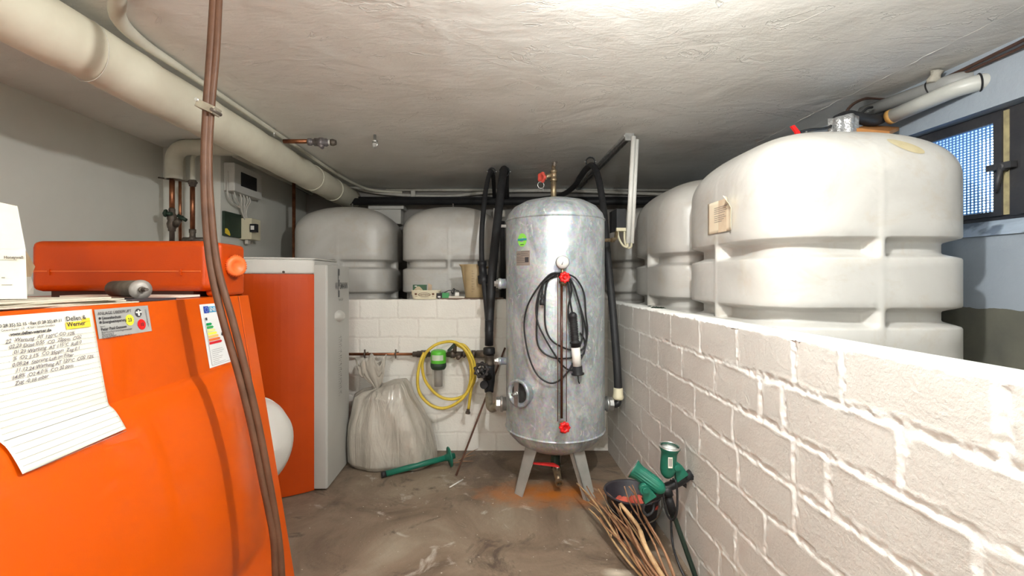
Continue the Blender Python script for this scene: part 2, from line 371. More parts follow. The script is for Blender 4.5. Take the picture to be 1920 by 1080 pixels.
# ---------------------------------------------------------------- block walls (real relief: every course and joint)
def vnoise(u, v, s, seed):
    r = np.random.RandomState(seed).rand(256, 256)
    x = u * s + 1000; y = v * s + 1000; xi = np.floor(x).astype(int); yi = np.floor(y).astype(int); fx = x - xi; fy = y - yi
    fx = fx * fx * (3 - 2 * fx); fy = fy * fy * (3 - 2 * fy); g = lambda a, b: r[a % 256, b % 256]
    return (g(xi, yi) * (1 - fx) + g(xi + 1, yi) * fx) * (1 - fy) + (g(xi, yi + 1) * (1 - fx) + g(xi + 1, yi + 1) * fx) * fy
def blockwall(name, mat, mapf, back, u0, u1, top, rows, course, step, widthf, rough, toprag, seed):
    us = np.arange(u0, u1 + step * .5, step); vs = np.linspace(0, top, int(top / step) + 1); U, W = np.meshgrid(us, vs)
    wu = U + (vnoise(U, W, 14, seed) - .5) * .008 + (vnoise(U, W, 60, seed + 1) - .5) * .006
    wv = W + (vnoise(U, W, 9, seed + 2) - .5) * .007 + (vnoise(U, W, 60, seed + 3) - .5) * .006
    k = np.floor((top - wv) / course).astype(int); t = (top - wv) / course - k
    d = np.minimum(t, 1 - t) * course; d = np.where((k <= 0) & (t < .5), (1 - t) * course, d)
    for r in range(int(top / course) + 2):
        js = rows(r); dr = np.min(np.abs(wu[None] - np.array(js)[:, None, None]), axis=0)
        d = np.where(k == r, np.minimum(d, dr), d)
    wd = widthf(U) * (.55 + .9 * vnoise(U, W, 5, seed + 4))
    m = 1 - np.clip((d - wd * .5) / .004, 0, 1)
    m = m * m * (3 - 2 * m)
    # the paint breaks up along the joints, brighter where the mortar is thick
    fine = vnoise(U, W, 120, seed + 5); mid = vnoise(U, W, 60, seed + 6)
    h = (1 - m) * (.0035 + .0016 * vnoise(U, W, 7, seed + 7)) + m * rough * (fine * .6 + mid * .6 - .3)
    edge = np.exp(-((d - wd * .5) / .005) ** 2) * vnoise(U, W, 30, seed + 8) * rough * .7
    h = h + edge
    n, mm = U.shape[1], U.shape[0]
    topj = (vnoise(us, us * 0, 30, seed + 9) - .5) * toprag + (vnoise(us, us * 0, 90, seed + 10) - .5) * toprag
    verts = []; Hh = h.tolist(); ul = us.tolist(); vl = vs.tolist()
    for j in range(mm):
        for i in range(n): verts.append(mapf(ul[i], vl[j] + (topj[i] if j == mm - 1 else 0), Hh[j][i]))
    faces = [(j * n + i, j * n + i + 1, (j + 1) * n + i + 1, (j + 1) * n + i) for j in range(mm - 1) for i in range(n - 1)]
    b = len(verts); att = m.flatten().tolist()
    for i in range(n): verts.append(mapf(ul[i], top + topj[i] * .4 + .001, -back * .5)); att.append(1)
    for i in range(n): verts.append(mapf(ul[i], top - .002, -back)); att.append(1)
    for i in range(n): verts.append(mapf(ul[i], 0, -back)); att.append(0)
    l = (mm - 1) * n
    for i in range(n - 1):
        faces += [(l + i, l + i + 1, b + i + 1, b + i), (b + i, b + i + 1, b + n + i + 1, b + n + i), (b + n + i, b + n + i + 1, b + 2 * n + i + 1, b + 2 * n + i)]
    for e in (0, n - 1): faces.append(tuple([j * n + e for j in range(mm)] + [b + e, b + n + e, b + 2 * n + e]))
    att_top = att
    for i in range(n): att_top[l + i] = 1
    me = bpy.data.meshes.new(name); me.from_pydata(verts, [], faces)
    a = me.attributes.new('mortar', 'FLOAT', 'POINT'); a.data.foreach_set('value', att_top)
    import bmesh
    bm = bmesh.new(); bm.from_mesh(me); bmesh.ops.recalc_face_normals(bm, faces=bm.faces); bm.to_mesh(me); bm.free()
    me.polygons.foreach_set('use_smooth', [True] * len(me.polygons)); me.materials.append(mat)
    o = bpy.data.objects.new(name, me); COL.objects.link(o); tag(o, kind='structure'); return o
def rowsR(r):
    if r == 0: js = [.654, .946, 1.097, 1.351, 1.589, 1.847]
    elif r == 1: js = [.50, .81, 1.135, 1.234, 1.487, 1.739, 1.99]
    elif r == 2: js = [.685, .985, 1.097, 1.37, 1.628, 1.88]
    else:
        rn = random.Random(r * 5 + 1); js = [1.10 + (0 if r % 2 else .125) + rn.uniform(-.02, .02)]
        js = [js[0] - .30, js[0], js[0] + .25, js[0] + .5, js[0] + .75]
    while js[-1] < 2.9: js.append(js[-1] + .248)
    while js[0] > -.7: js.insert(0, js[0] - .30)
    return js
blockwall('wall_low_right', m_blockR, lambda u, v, h: V(.730 - h, u, v), .12, .30, 2.90, .922, rowsR, .118, .0045,
          lambda U: np.clip(.017 - (U - .9) * .012, .0045, .017), .0058, .008, 11)
S('wall_low_right_end', MB().box((.7265, -.7, 0), (.846, .301, .92)), m_blockR)
def rowsB(r):
    o = -.815 + (0 if r % 2 == 0 else .122); return [o + .241 * k for k in range(-5, 8)]
blockwall('wall_low_back', m_blockB, lambda u, v, h: V(u, 2.845 - h, v), .12, -1.69, .7265, .934, rowsB, .1178, .006,
          lambda U: U * 0 + .0045, .0022, .004, 31)
# ---------------------------------------------------------------- plastic oil tanks
TA, TN = .36, 4.6
GR = [(1.143, 1.192), (.914, .962), (.684, .732), (.455, .503), (.226, .274)]
ZS, ZT = 1.400, EYE + .552
def tank_pt(a, z, off=0):
    """outline point at angle a and height z"""
    c, s_ = math.cos(a), math.sin(a)
    if z > ZS:
        k = min(1, (z - ZS) / (ZT - ZS)); rho = max(0, 1 - k ** 2.2) ** (1 / 2.15)
    else: rho = 1; k = 0
    n = lerp(TN, 2.5, k ** 4)
    R = TA / (abs(c) ** n + abs(s_) ** n) ** (1 / n)
    t = min(abs(c), abs(s_)) * R                       # distance from the middle of the face
    d = 0
    for z0, z1 in GR:
        d = max(d, sst(z0 - .014, z0 + .008, z) * (1 - sst(z1 - .010, z1 + .010, z)))
    pil = sst(.008, .032, t)
    ridge = math.exp(-(t / .005) ** 2) * .0016 * (1 - k)
    bulge = .008 * math.sin(PI * ((z - .274) % .229) / .229) if z < 1.15 and z > .3 else 0
    r = R * rho - d * pil * .052 - bulge * .0 + ridge * rho
    if z < .09: r -= .05 * (1 - z / .09) ** 2
    return V(c * (r + off), s_ * (r + off), z)
def tank_mesh():
    zs = [.0, .012, .03, .06, .09]
    z = .11
    lv = set()
    for z0, z1 in GR:
        for q in np.linspace(z0 - .016, z0 + .010, 6): lv.add(round(float(q), 4))
        for q in np.linspace(z1 - .012, z1 + .012, 6): lv.add(round(float(q), 4))
        lv.add(round((z0 + z1) / 2, 4))
    for q in np.arange(.12, ZS, .035):
        if all(not (z0 - .03 < q < z1 + .03) for z0, z1 in GR): lv.add(round(float(q), 4))
    zs += sorted(lv) + [ZS]
    zs += [ZS + (ZT - ZS) * math.sin(PI / 2 * k / 22) for k in range(1, 23)]
    n = 240; zz = zs
    mb = MB(); mb.grid(lambda i, j: tank_pt(2 * PI * i, zz[min(len(zz) - 1, int(round(j * (len(zz) - 1))))]), n, len(zz), True, True)
    mb.f.append(tuple(range(n))[::-1]); mb.sm.append(False)
    return mb
TG = 'white plastic oil tanks behind the low walls'
t0 = thing('oil_tank', '', 'oil tank', (0, 0, 0), TG)
tank_mesh().build('tank_body', m_tank, t0, fixn=False)
MB().lathe([(.012, ZT - .01), (.012, ZT + .004), (.006, ZT + .006), (.006, ZT + .034)], (0, 0, 0), n=14).build('level_nipple', m_steel, t0)
def tank(loc, label, first=False):
    if first: r = t0
    else:
        r = t0.copy(); COL.objects.link(r)
        for ch in t0.children:
            c = ch.copy(); COL.objects.link(c); c.parent = r; ORG[c.name] = Vector(loc)
    r.location = loc; r['label'] = label; ORG[r.name] = Vector(loc)
    return r
kids = list(t0.children)
big = tank((1.257, 1.83, 0), 'largest looking white oil tank beside the mesh window, with a cream note on it', True)
for c in kids: ORG[c.name] = Vector((1.257, 1.83, 0))
tank((1.257, 2.622, 0), 'white plastic oil tank partly hidden behind the big one with the cream note')
tank((1.25, 3.62, 0), 'white oil tank in the far corner, mostly hidden behind black hose and white conduit')
tank((-1.085, 3.60, 0), 'white plastic oil tank beside the thin vertical copper pipe, above the grey boiler casing')
tank((-.295, 3.60, 0), 'white plastic oil tank behind the cream dish and the tan measuring jug')
TB = Vector((1.257, 1.83, 0))
def TK(a, z, off=0): return TB + tank_pt(a, z, off)
# worn patch and seam on the dome of the big tank
pm = MB()
def pf(i, j):
    a = 2 * PI * i; rr = j
    u = math.cos(a) * rr; w = math.sin(a) * rr
    return TK(-PI / 2 + .30 + u * .04 + w * .11, ZT - .118 - w * .026 + u * .016, .0018)
pm.grid(pf, 28, 6, True, True).build('yellowed_patch', M('old_glue', (.50, .42, .24), (.58, .50, .32), 20, .4), big, label='yellowed oval patch')
# cream note with a curled corner on the side that faces the passage
def NM(u, v):   # u along +y to the left in the picture: 0 = right edge
    y = 1.885 - u; off = -.004
    curl = max(0, (u - .155) / .045); curl2 = max(0, (v - .085) / .04)
    return V(1.257 - .361 - .003 - .010 * curl * curl - .03 * min(1, curl * curl2) , y, 1.245 + v)
nm = MB(); nm.grid(lambda i, j: NM(.20 * i, .125 * j), 14, 10, True); note = nm.build('paper_note', m_note, None, 'cream paper note with a curled corner stuck on the big white tank', 'note', solid=.0006)
tx = MB()
for k in range(8): patch(tx, lambda u, v: NM(u, v) + V(-.0012, 0, 0), .055, .098 - k * .0075 - (.003 if k > 3 else 0), .055 + (.10, .09, .10, .085, .08, .09, .075, .06)[k], .0995 - k * .0075 - (.003 if k > 3 else 0), 5, 2)
tx.build('printed_lines', m_pen, note)
st = MB(); patch(st, lambda u, v: NM(u, v) + V(-.0008, 0, 0), .088, -.0, .150, .125, 5, 8); st.build('tape_strip', M('brown_tape', (.66, .50, .34), (.72, .58, .42), 30, .5), note, label='brownish adhesive strip')

# ---------------------------------------------------------------- near boiler (orange enamel, bulged door)
YE, YN = 1.60, .45
def FX(z):
    Z = z - EYE; return -.846 + .165 * (-.060 - Z)
def bulge(Y, z):
    t = (z - .51) / .288
    if abs(t) >= 1: return 0
    return .050 * (1 - t * t) ** .58 * (1 - sst(1.26, 1.52, Y) ** 1.5) if Y < 1.52 else 0
def FB(Y, z, off=0): return V(FX(z) + bulge(Y, z) + off, Y, z)
zt = 1.008
bo = thing('heating_boiler', 'large glossy orange boiler with bulging side, nearest the camera on the left', 'boiler', (-1.2, 1.05, 0))
zl = sorted(set([.02, .12, .20, .222, .7979, .80, .81, .9, .98, zt] + [.222 + .576 * k / 26 for k in range(27)]))
yl = [YN + (1.535 - YN) * k / 70 for k in range(71)]
g = MB(); g.grid(lambda i, j: FB(yl[int(round(i * 70))], zl[int(round(j * (len(zl) - 1)))], .0), 71, len(zl), True)
fp = g.build('front_panel', m_orange, bo)
bd_ = MB().prism([V(FX(.02) - .004, YN, .02), V(FX(zt) - .004, YN, zt), V(-1.50, YN, zt), V(-1.50, YN, .02)], (0, YE - .0 - YN, 0))
bd_.build('casing', m_orange, bo)
MB().prism([V(FX(.0) + .000, 1.541, .0), V(FX(zt), 1.541, zt), V(-1.0, 1.541, zt), V(-1.0, 1.541, .0)], (0, .062, 0)).build('side_strip', m_orange, bo, bevel=.003)
MB().prism([V(FX(.02) - .002, 1.533, .02), V(FX(zt) - .002, 1.533, zt), V(-1.0, 1.533, zt), V(-1.0, 1.533, .02)], (0, .010, 0)).build('panel_gap', m_groove, bo)
MB().box((-1.46, YN + .02, 0), (-.70, YE - .04, .03)).build('base', m_groove, bo)
# stickers on its side
def fs(off): return lambda u, v: FB(u, v, off)
sg = M('silver_sticker', (.55, .54, .52), rough=.35, metal=.3)
ik = MB(); sk = MB(); patch(sk, fs(.0015), .9755, .937, 1.128, .9995, 12, 6); sk_ = sk.build('inspection_sticker', sg, bo, label='silver inspection sticker with yellow and red seals')
for body, s, u, v, b in (('ANLAGE ÜBERPRÜFT', .0098, .981, .987, 0), ('Umweltschutz', .0088, .990, .977, .0002), ('Energieeinsparung', .0088, .990, .9685, .0002), ('durch:', .005, .982, .961, 0), ('Peter Paul Gunssen', .0088, .983, .9535, .0002), ('Bezirksschornsteinfegermeister', .0066, .983, .9475, 0), ('Hülsenweg 2', .0060, .983, .943, 0), ('47626 Kevelaer', .0060, .983, .9388, 0), ('Tel. 02832 / 950 90 90  Fax 950 90 91', .0052, .983, .934 + .0008, 0)):
    vs_, fs_ = text(body, s, fs(.0028), u, v, bold=b); ik.add(vs_, fs_, False)
for v in (.980, .9715): disc2(ik, fs(.0028), .985, v, .0028)
ik.build('printed_text', m_ink, sk_)
y1 = MB(); disc2(y1, fs(.0026), 1.0645, .9695, .0125); y_ = y1.build('yellow_seal', M('yellow_seal', (.95, .90, .05), rough=.5), sk_, label='yellow round seal')
y2 = MB(); disc2(y2, fs(.0026), 1.098, .956, .0125); y2.build('red_seal', m_red, sk_, label='red round seal')
y3 = MB(); disc2(y3, fs(.0026), 1.0935, .984, .010); y3.build('emblem', m_ink, sk_, label='black round emblem with white figure')
y4 = MB(); disc2(y4, fs(.0034), 1.0935, .9885, .0022); disc2(y4, fs(.0036), 1.0875, .9855, .0034, .0022); disc2(y4, fs(.0036), 1.0995, .9855, .0034, .0022); patch(y4, fs(.0034), 1.0905, .977, 1.0965, .987); y4.build('emblem_figure', m_white, sk_)
t4 = MB(); t4.add(*text('23', .012, fs(.0038), 1.0575, .966, bold=.0002), False)
t5 = MB(); t5.add(*text('13', .011, fs(.0038), 1.0925, .9525, bold=.0002), False)
for k in range(12):
    a = 2 * PI * k / 12
    disc2(t4, fs(.0036), 1.0645 + .0100 * math.cos(a), .9695 + .010 * math.sin(a), .0006, n=6)
t4.build('seal_number', m_ink, sk_); t5.build('seal_number', m_ink, sk_)
vt = MB(); vt.add(*text('Schornsteinfeger', .0062, lambda u, v: FB(1.119 - (v), .9905 + u * -1, .0028), 0, 0), False); vt.build('edge_text', m_ink, sk_)
# energy label
ep = MB(); patch(ep, fs(.0015), 1.325, .806, 1.432, .990, 6, 10); e_ = ep.build('energy_label', M('label_white', (.86, .86, .85), rough=.35), bo, label='white energy label with coloured bars')
a_ = MB(); patch(a_, fs(.0028), 1.340, .964, 1.362, .984); a_.build('flag', m_blue, e_)
a_ = MB(); patch(a_, fs(.0028), 1.364, .965, 1.428, .982); a_.add(*text('', .01, fs(.003), 0, 0), False) if False else None; a_.build('title_band', m_cyan, e_)
a_ = MB(); a_.add(*text('ENERG', .0165, fs(.0036), 1.366, .968, bold=.0003), False)
for k in range(12): disc2(a_, fs(.0036), 1.351 + .0065 * math.cos(k * PI / 6), .974 + .0065 * math.sin(k * PI / 6), .0009, n=6)
a_.build('title_text', m_white, e_)
for k, (c, w) in enumerate((((.0, .32, .09), .022), ((.05, .42, .10), .028), ((.80, .78, .30), .034), ((.93, .88, .10), .040), ((.90, .55, .15), .046), ((.88, .20, .05), .052), ((.65, .01, .02), .058))):
    a_ = MB(); z = .9275 - k * .0092
    a_.add([FB(1.3405, z, .0028), FB(1.3405 + w, z, .0028), FB(1.3405 + w + .005, z + .0036, .0028), FB(1.3405 + w, z + .0072, .0028), FB(1.3405, z + .0072, .0028)], [(0, 1, 2, 3, 4)], False); a_.build('rating_bar', M('bar_colour', c, rough=.5), e_)
a_ = MB(); a_.add([FB(1.403, .893, .0028), FB(1.424, .885, .0028), FB(1.424, .901, .0028), FB(1.408, .901, .0028)], [(0, 1, 2, 3)], False)
for k in range(8): patch(a_, fs(.0028), 1.345, .855 - k * .0055, 1.345 + (.055, .06, .05, .03, .05, .045, .03, .06)[k], .8556 - k * .0055)
patch(a_, fs(.0028), 1.336, .812, 1.337, .95); patch(a_, fs(.0028), 1.336, .812, 1.428, .8126); patch(a_, fs(.0028), 1.341, .943, 1.349, .951)
a_.build('small_print', m_ink, e_)
# service record sheet taped on the side
sh = MB(); sh.grid(lambda i, j: FB(.752 + .216 * i, .745 + .256 * j + (.004 * i if j == 0 else 0), .003 + .006 * (1 - j) ** 4), 30, 40, True)
sheet = sh.build('service_sheet', m_paper, None, 'lined paper service record sheet hanging on the orange boiler side', 'sheet of paper', solid=.0005)
ps = lambda u, v: FB(.968 - .216 + u, v, .0056 + .006 * max(0, 1 - (v - .738) / .263) ** 4)
yb = MB(); patch(yb, ps, .150, .9655, .205, .979, 4, 2); patch(yb, ps, .150, .979, .1975 - .0, .9795); patch(yb, ps, .187, .975, .205, .984, 3, 2); yb.build('logo_block', m_tape, sheet, label='yellow letterhead block')
ts = MB()
for body, s, u, v, b in (('Dellen &', .0125, .1515, .982, .0002), ('Werner', .0125, .1515, .9705, .0002), ('Tel. (0 28 35) 52 15 · Fax (0 28 35) 69 11', .0078, .012, .982, .0002), ('Gewerbestr. 10 · 47661 Issum-Sevelen', .0062, .030, .975, 0), ('www.dellen-werner.de', .0080, .044, .966, .0003)):
    ts.add(*text(body, s, lambda u_, v_: ps(u_, v_) + V(.0006, 0, 0), u, v, bold=b), False)
ts.build('letterhead_text', m_ink, sheet)
rl = MB()
for k in range(21): z = .9535 - k * .0104; patch(rl, ps, .004, z, .212, z + .0005, 24, 2)
rl.build('ruled_lines', M('ruled_line', (.30, .30, .28), rough=.8), sheet)
hw = MB()
for k, body in enumerate(('22  Wartung  AT 120°C CO 12%', '02.23 Düse 0,55  CO  22ppm  CO2', '.01.23 Wartung  AT 115°C  Ruß 0', '.  %  O2 3,1%  CO 35ppm  Zug 0,1', '0.08.24  Störung Luft im Filter', '11.12.24 Wartung AT 120°C  CO2 12%', '14,8%  O2 4,0 %  CO 32 ppm', 'Zug -0,18 mbar')):
    hw.add(*text(body, 0.0094, lambda u_, v_: ps(u_, v_) + V(.0004, 0, .0010 * math.sin(u_ * 150)), .034 + (k % 3) * .004, .9545 - k * .0104, shear=.35, bold=.00012, sx=1.02), False)
hw.build('handwriting', m_pen, sheet)

# ---------------------------------------------------------------- grey and orange boiler behind
b2 = thing('storage_boiler', 'tall orange and grey boiler with pale cap, beside the tied plastic sack', 'boiler', (-1.2, 2.5, 0))
def arcpts(x0, x1, y0, sag, n=24):
    w = (x1 - x0); R = (w * w / 4 + sag * sag) / (2 * sag); cx = (x0 + x1) / 2; cy = y0 + (R - sag); a0 = math.asin(w / 2 / R)
    return [V(cx + R * math.sin(lerp(-a0, a0, k / n)), cy - R * math.cos(lerp(-a0, a0, k / n)), 0) for k in range(n + 1)]
fr = arcpts(-1.56, -.885, 2.30, .125)
def shell(z0, z1, ex=0, back=2.66):
    pts = [V(p.x, p.y - ex, z0) for p in fr] + [V(-.885, back, z0), V(-1.56, back, z0)]
    return MB().prism(pts, (0, 0, z1 - z0))
o_ = shell(.005, 1.087); o_.build('curved_front', m_orange2, b2, label='orange curved front')
shell(1.087, 1.160, .003).build('top_cap', m_cap, b2, bevel=.012, label='pale grey top cap')
shell(1.1605, 1.168, -.012, 2.64).build('cap_lid', m_cap, b2, bevel=.003)
MB().lathe([(.006, 0), (.006, .004)], P(533, 510, 2.195) + V(0, -.006, 0), (0, -1, 0), 12).build('cap_screw', m_dbrass, b2)
pz = EYE + (CY - 497) / F * 2.33
side = MB().prism([V(-.888, 2.30, .01), V(-.826, 2.30, .01), V(-.82, 2.31, .01), V(-.82, 2.655, .01), V(-.888, 2.655, .01)], (0, 0, pz - .01))
gs = side.build('side_panel', m_gray, b2, bevel=.003, label='grey side panel with black lettering')
gx = lambda u, v: V(-.8185, u, v)
lz = MB()
m_let = M('grey_lettering', (.12, .12, .12), rough=.6)
lz.add(*text('VI', .050, gx, 2.415, 1.009, bold=.0006, sx=.85), False); lz.build('maker_name', m_let, b2, label='grey letters VI'); lz = MB()
lz.add(*text('SMANN', .050, gx, 2.492, 1.009, bold=.0006, sx=.75), False); lz.build('maker_name', m_let, b2, label='grey letters SMANN'); lz = MB()
for k in range(3): patch(lz, gx, 2.470, .965 + .058 * k, 2.486, .965 + .058 * k + .036)
patch(lz, gx, 2.462, .965, 2.470, 1.117); lz.build('maker_mark', m_let, b2, label='tall letter E of bars'); lz = MB()
lz.add(*text('VertiCell', .020, gx, 2.47, .945), False); lz.build('model_name', M('grey_lettering', (.12, .12, .12), rough=.6), b2); lz = MB()
for k in range(26): patch(lz, gx, 2.470, .745 - k * .0125, 2.470 + (.05, .022, .055, .036, .0301, .012)[k % 6], .7465 - k * .0125)
for k in range(30): patch(lz, gx, 2.500 + .006 * (k % 2), .748 - k * .0107, 2.508 + .006 * ((k * 7) % 3), .7515 - k * .0107)
lz.build('small_print', M('grey_lettering', (.12, .12, .12), rough=.6), b2)
hd = MB().prism([V(-.82, 2.40, .875), V(-.80, 2.44, .878), V(-.795, 2.50, .865), V(-.815, 2.53, .855), V(-.815, 2.50, .835), V(-.80, 2.44, .828), V(-.82, 2.40, .855)], (0, 0, .004))
hd = MB().grid(lambda i, j: V(-.82 + .020 * math.sin(PI * i) ** .6 * (1 - abs(2 * j - 1) ** 3), lerp(2.41, 2.57, i), .868 + (j - .5) * .065 * (.45 + .55 * math.sin(PI * i)) - .012 * i), 14, 8)
hd.build('latch_handle', m_cap, b2)

# white round expansion vessel between the boilers
ev = thing('expansion_vessel', 'white round pressure vessel standing between the two orange boilers', 'expansion vessel', (-.99, 1.84, 0))
ax = V(.93, -.36, 0).normalized(); c0 = V(-.975, 1.85, .392)
MB().lathe([(0, -.13), (.09, -.122), (.15, -.09), (.183, -.04), (.187, 0), (.183, .03), (.150, .085), (.09, .125), (0, .14)], c0, ax, 48).build('shell', m_white, ev)
MB().torus(c0 + ax * .004, ax, .188, .004, 60).build('seam', m_white, ev)
MB().box((-1.08, 1.80, 0), (-1.02, 1.90, .30)).build('bracket', m_black, ev)
# ---------------------------------------------------------------- galvanised pressure tank
TC, TR = V(.338, 2.42, 0), .256
pt = thing('pressure_tank', 'tall galvanised steel pressure tank on splayed legs in the middle', 'pressure tank', (TC.x, TC.y, 0))
prof = [(0, .165), (.08, .170), (.15, .190), (.205, .222), (.24, .258), (TR - .001, .290), (TR, .30), (TR, 1.362)]
MB().lathe(prof + [(TR - .0008, 1.366), (TR, 1.37), (.246, 1.400), (.215, 1.437), (.16, 1.466), (.09, 1.482), (0, 1.487)], TC, n=96).build('vessel', m_galv, pt)
MB().torus(TC + V(0, 0, .289), (0, 0, 1), TR - .001, .006, 96).build('weld_seam', m_galv, pt)
MB().torus(TC + V(0, 0, 1.367), (0, 0, 1), TR - .0005, .0045, 96).build('weld_seam', m_galv, pt)
m_leg = M('galvanised_leg', (.50, .50, .47), (.38, .38, .35), 9, .55, .5)
for a, w in ((math.radians(-141), .052), (math.radians(-56), .052), (math.radians(80), .052)):
    d = V(math.cos(a), math.sin(a), 0); t = V(-d.y, d.x, 0)
    top = TC + d * .165 + V(0, 0, .235); bot = TC + d * .262
    MB().prism([top - t * .040, top + t * .040, bot + t * .027, bot - t * .027], -d * .006).prism([top - t * .040, bot - t * .027, bot - t * .027 - d * .03, top - t * .040 - d * .03], t * .006).build('leg', m_leg, pt)
def T(px, py, off=0):
    """point of the front of the vessel seen at this pixel, off metres outside the surface"""
    dx = (px - CX) / F; r = TR + off; A = dx * dx + 1; B = -2 * (dx * TC.x + TC.y); C = TC.x ** 2 + TC.y ** 2 - r * r
    D = max(0, B * B - 4 * A * C); Y = (-B - math.sqrt(D)) / (2 * A); return P(px, py, Y)
def nrm(p): v = V(p.x - TC.x, p.y - TC.y, 0); return v.normalized()
def cyl(off, px0, py0):
    p0 = T(px0, py0); a0 = math.atan2(p0.y - TC.y, p0.x - TC.x)
    return lambda u, v: TC + V(math.cos(a0 + u / TR), math.sin(a0 + u / TR), 0) * (TR + off) + V(0, 0, p0.z + v)
q = cyl(.001, 979, 450); g_ = MB(); disc2(g_, q, 0, 0, .029, .0325, 32); gl = g_.build('round_sticker', M('lime_sticker', (.30, .80, .10), rough=.4), pt, label='lime green oval sticker')
q = cyl(.002, 979, 450); g_ = MB(); patch(g_, q, -.029, -.003, .029, .007, 8, 2); g_.build('sticker_band', M('teal_print', (.03, .30, .35), rough=.5), pt, label='teal band')
g_ = MB(); patch(g_, q, -.010, -.024, .012, -.021, 3, 2); g_.build('sticker_print', m_ink, pt)
q = cyl(.001, 981, 484); g_ = MB(); patch(g_, q, -.047, -.036, .040, .036, 8, 2); pl = g_.build('rating_plate', M('brownish_plate', (.36, .30, .26), rough=.45, metal=.2), pt, label='small brownish rating plate')
q = cyl(.002, 981, 484); g_ = MB()
g_.add(*text('HDH', .012, q, -.043, .016), False)
for k in range(7): patch(g_, q, -.043 + (.03 if k < 3 else 0), .030 - k * .0085, (.036, .03, .036, .0, .034, .01, .034)[k], .0315 - k * .0085, 6, 2)
patch(g_, q, .012, -.02, .034, .004, 3, 2)
g_.build('plate_print', m_ink, pt)
# hand hole with clamping bar
h0 = T(981, 735); hn = nrm(h0)
MB().lathe([(.060, -.04), (.060, .028), (.068, .030), (.068, .042), (.056, .044), (.052, .030), (.048, .026), (.02, .026)], h0, hn, 40).build('hand_hole', m_galv, pt)
ht = V(-hn.y, hn.x, 0)
MB().lathe([(.047, .0275), (0, .0275)], h0, hn, 36).build('cover', M('dark_zinc', (.16, .17, .17), (.10, .10, .10), 20, .5, .5), pt, label='dark recessed cover')
hb = h0 + hn * .046
MB().prism([hb - ht * .012 - V(0, 0, .055), hb + ht * .012 - V(0, 0, .055), hb + ht * .012 + V(0, 0, .055), hb - ht * .012 + V(0, 0, .055)], hn * .008).build('clamp_bar', m_steel, pt)
MB().lathe([(.013, 0), (.013, .012), (.007, .012), (.007, .03)], hb + hn * .006, hn, 6, smooth=False).build('clamp_nut', m_steel, pt)
# side ports
def port(px, py, sgn, r, L, name='port', Y=2.42):
    z = P(px, py, Y).z; o = V(TC.x + sgn * (TR - .02), Y, z); a = V(sgn, 0, 0)
    MB().lathe([(r, 0), (r, .045), (r * 1.12, .046), (r * 1.12, .052 + L * .3), (r * .95, .053 + L * .3)], o, a, 28).build(name, m_galv, pt)
    MB().lathe([(r * .95, 0), (r * .95, L * .35), (r * .6, L * .36), (r * .6, L * .7)], o + a * (.053 + L * .3), a, 6, smooth=False).build('plug_nut', m_steel, pt)
port(940, 532, -1, .026, .030); port(942, 677, -1, .019, .028)
# sight glass with red valves and gauge
sg_x0 = T(1053, 520, .045); sg_x1 = T(1053, 800, .045)
sgl = thing('sight_glass', 'brown sight tube with two thin guard rods between two red valve knobs', 'sight glass', T(1054, 800, .02) - V(0, 0, .02))
MB().tube([T(1053, 532, .045), T(1053, 784, .045)], .0062, 12).build('glass_tube', M('rusty_water_glass', (.07, .022, .012), rough=.25), sgl)
for px in (1045.5, 1062): MB().tube([T(px, 515, .047), T(px, 790, .047)], .0021, 8).build('guard_rod', m_rust, sgl)
def knob(c, r, ax, parent, mat, lobes=8, depth=.02, name='knob'):
    ax = Vector(ax).normalized(); u = V(1, 0, 0) if abs(ax.x) < .9 else V(0, 1, 0); u = (u - ax * u.dot(ax)).normalized(); w = ax.cross(u); n = 64
    def fn(i, j):
        a = 2 * PI * i; k = [(0, 0), (.85, 0), (1, .25), (1, .75), (.86, 1), (.5, 1), (.42, .8), (0, .8)][int(round(j * 7))]
        rr = r * k[0] * (1 + (.09 * math.cos(lobes * a) if k[0] > .8 else 0)); return c + (u * math.cos(a) + w * math.sin(a)) * rr + ax * depth * k[1]
    return MB().grid(fn, n, 8, True, True).build(name, mat, parent)
for py in (520, 800):
    q0 = T(1053, py, 0); n0 = nrm(q0); zq = -1 if py == 520 else 1
    MB().tube([q0 - n0 * .01, q0 + n0 * .045], .013, 12).tube([q0 + n0 * .045 + V(0, 0, .012 * -zq), q0 + n0 * .045 + V(0, 0, .04 * zq)], .014, 10).lathe([(.018, 0), (.018, .014)], q0 + n0 * .045 + V(0, 0, .022 * zq - .007), (0, 0, 1), 6, smooth=False).build('valve_body', m_brass, sgl)
    c = T(1057.5, py, .07); k_ = knob(c, .0245, V(.1, -1, 0), sgl, m_red, 8, .022); k_['label'] = 'red lobed valve knob'
    MB().tube([c + V(0, -.02, 0), c + V(0, -.027, 0)], .006, 8).build('knob_hub', M('dark_red', (.45, .01, .01), rough=.5), sgl)
gg = thing('pressure_gauge', 'round white dial pressure gauge above the upper red valve knob', 'gauge', T(1054, 505, .03))
gc = T(1054.5, 492, .045); gn = nrm(gc)
MB().lathe([(.026, -.015), (.031, -.012), (.031, .008), (.028, .010)], gc, (0, -1, 0), 36).build('case', m_steel, gg)
MB().lathe([(.028, 0), (.0281, .0006), (0, .0006)], gc + V(0, -.0095, 0), (0, -1, 0), 32).build('dial', m_glassy, gg)
MB().prism([gc + V(-.006, -.0115, -.011), gc + V(-.003, -.0115, -.012), gc + V(.006, -.0115, .016)], (0, -.001, 0)).build('needle', m_ink, gg)
MB().tube([gc + V(0, 0, -.028), gc + V(0, 0, -.062)], .007, 8).build('stem', m_brass, gg)
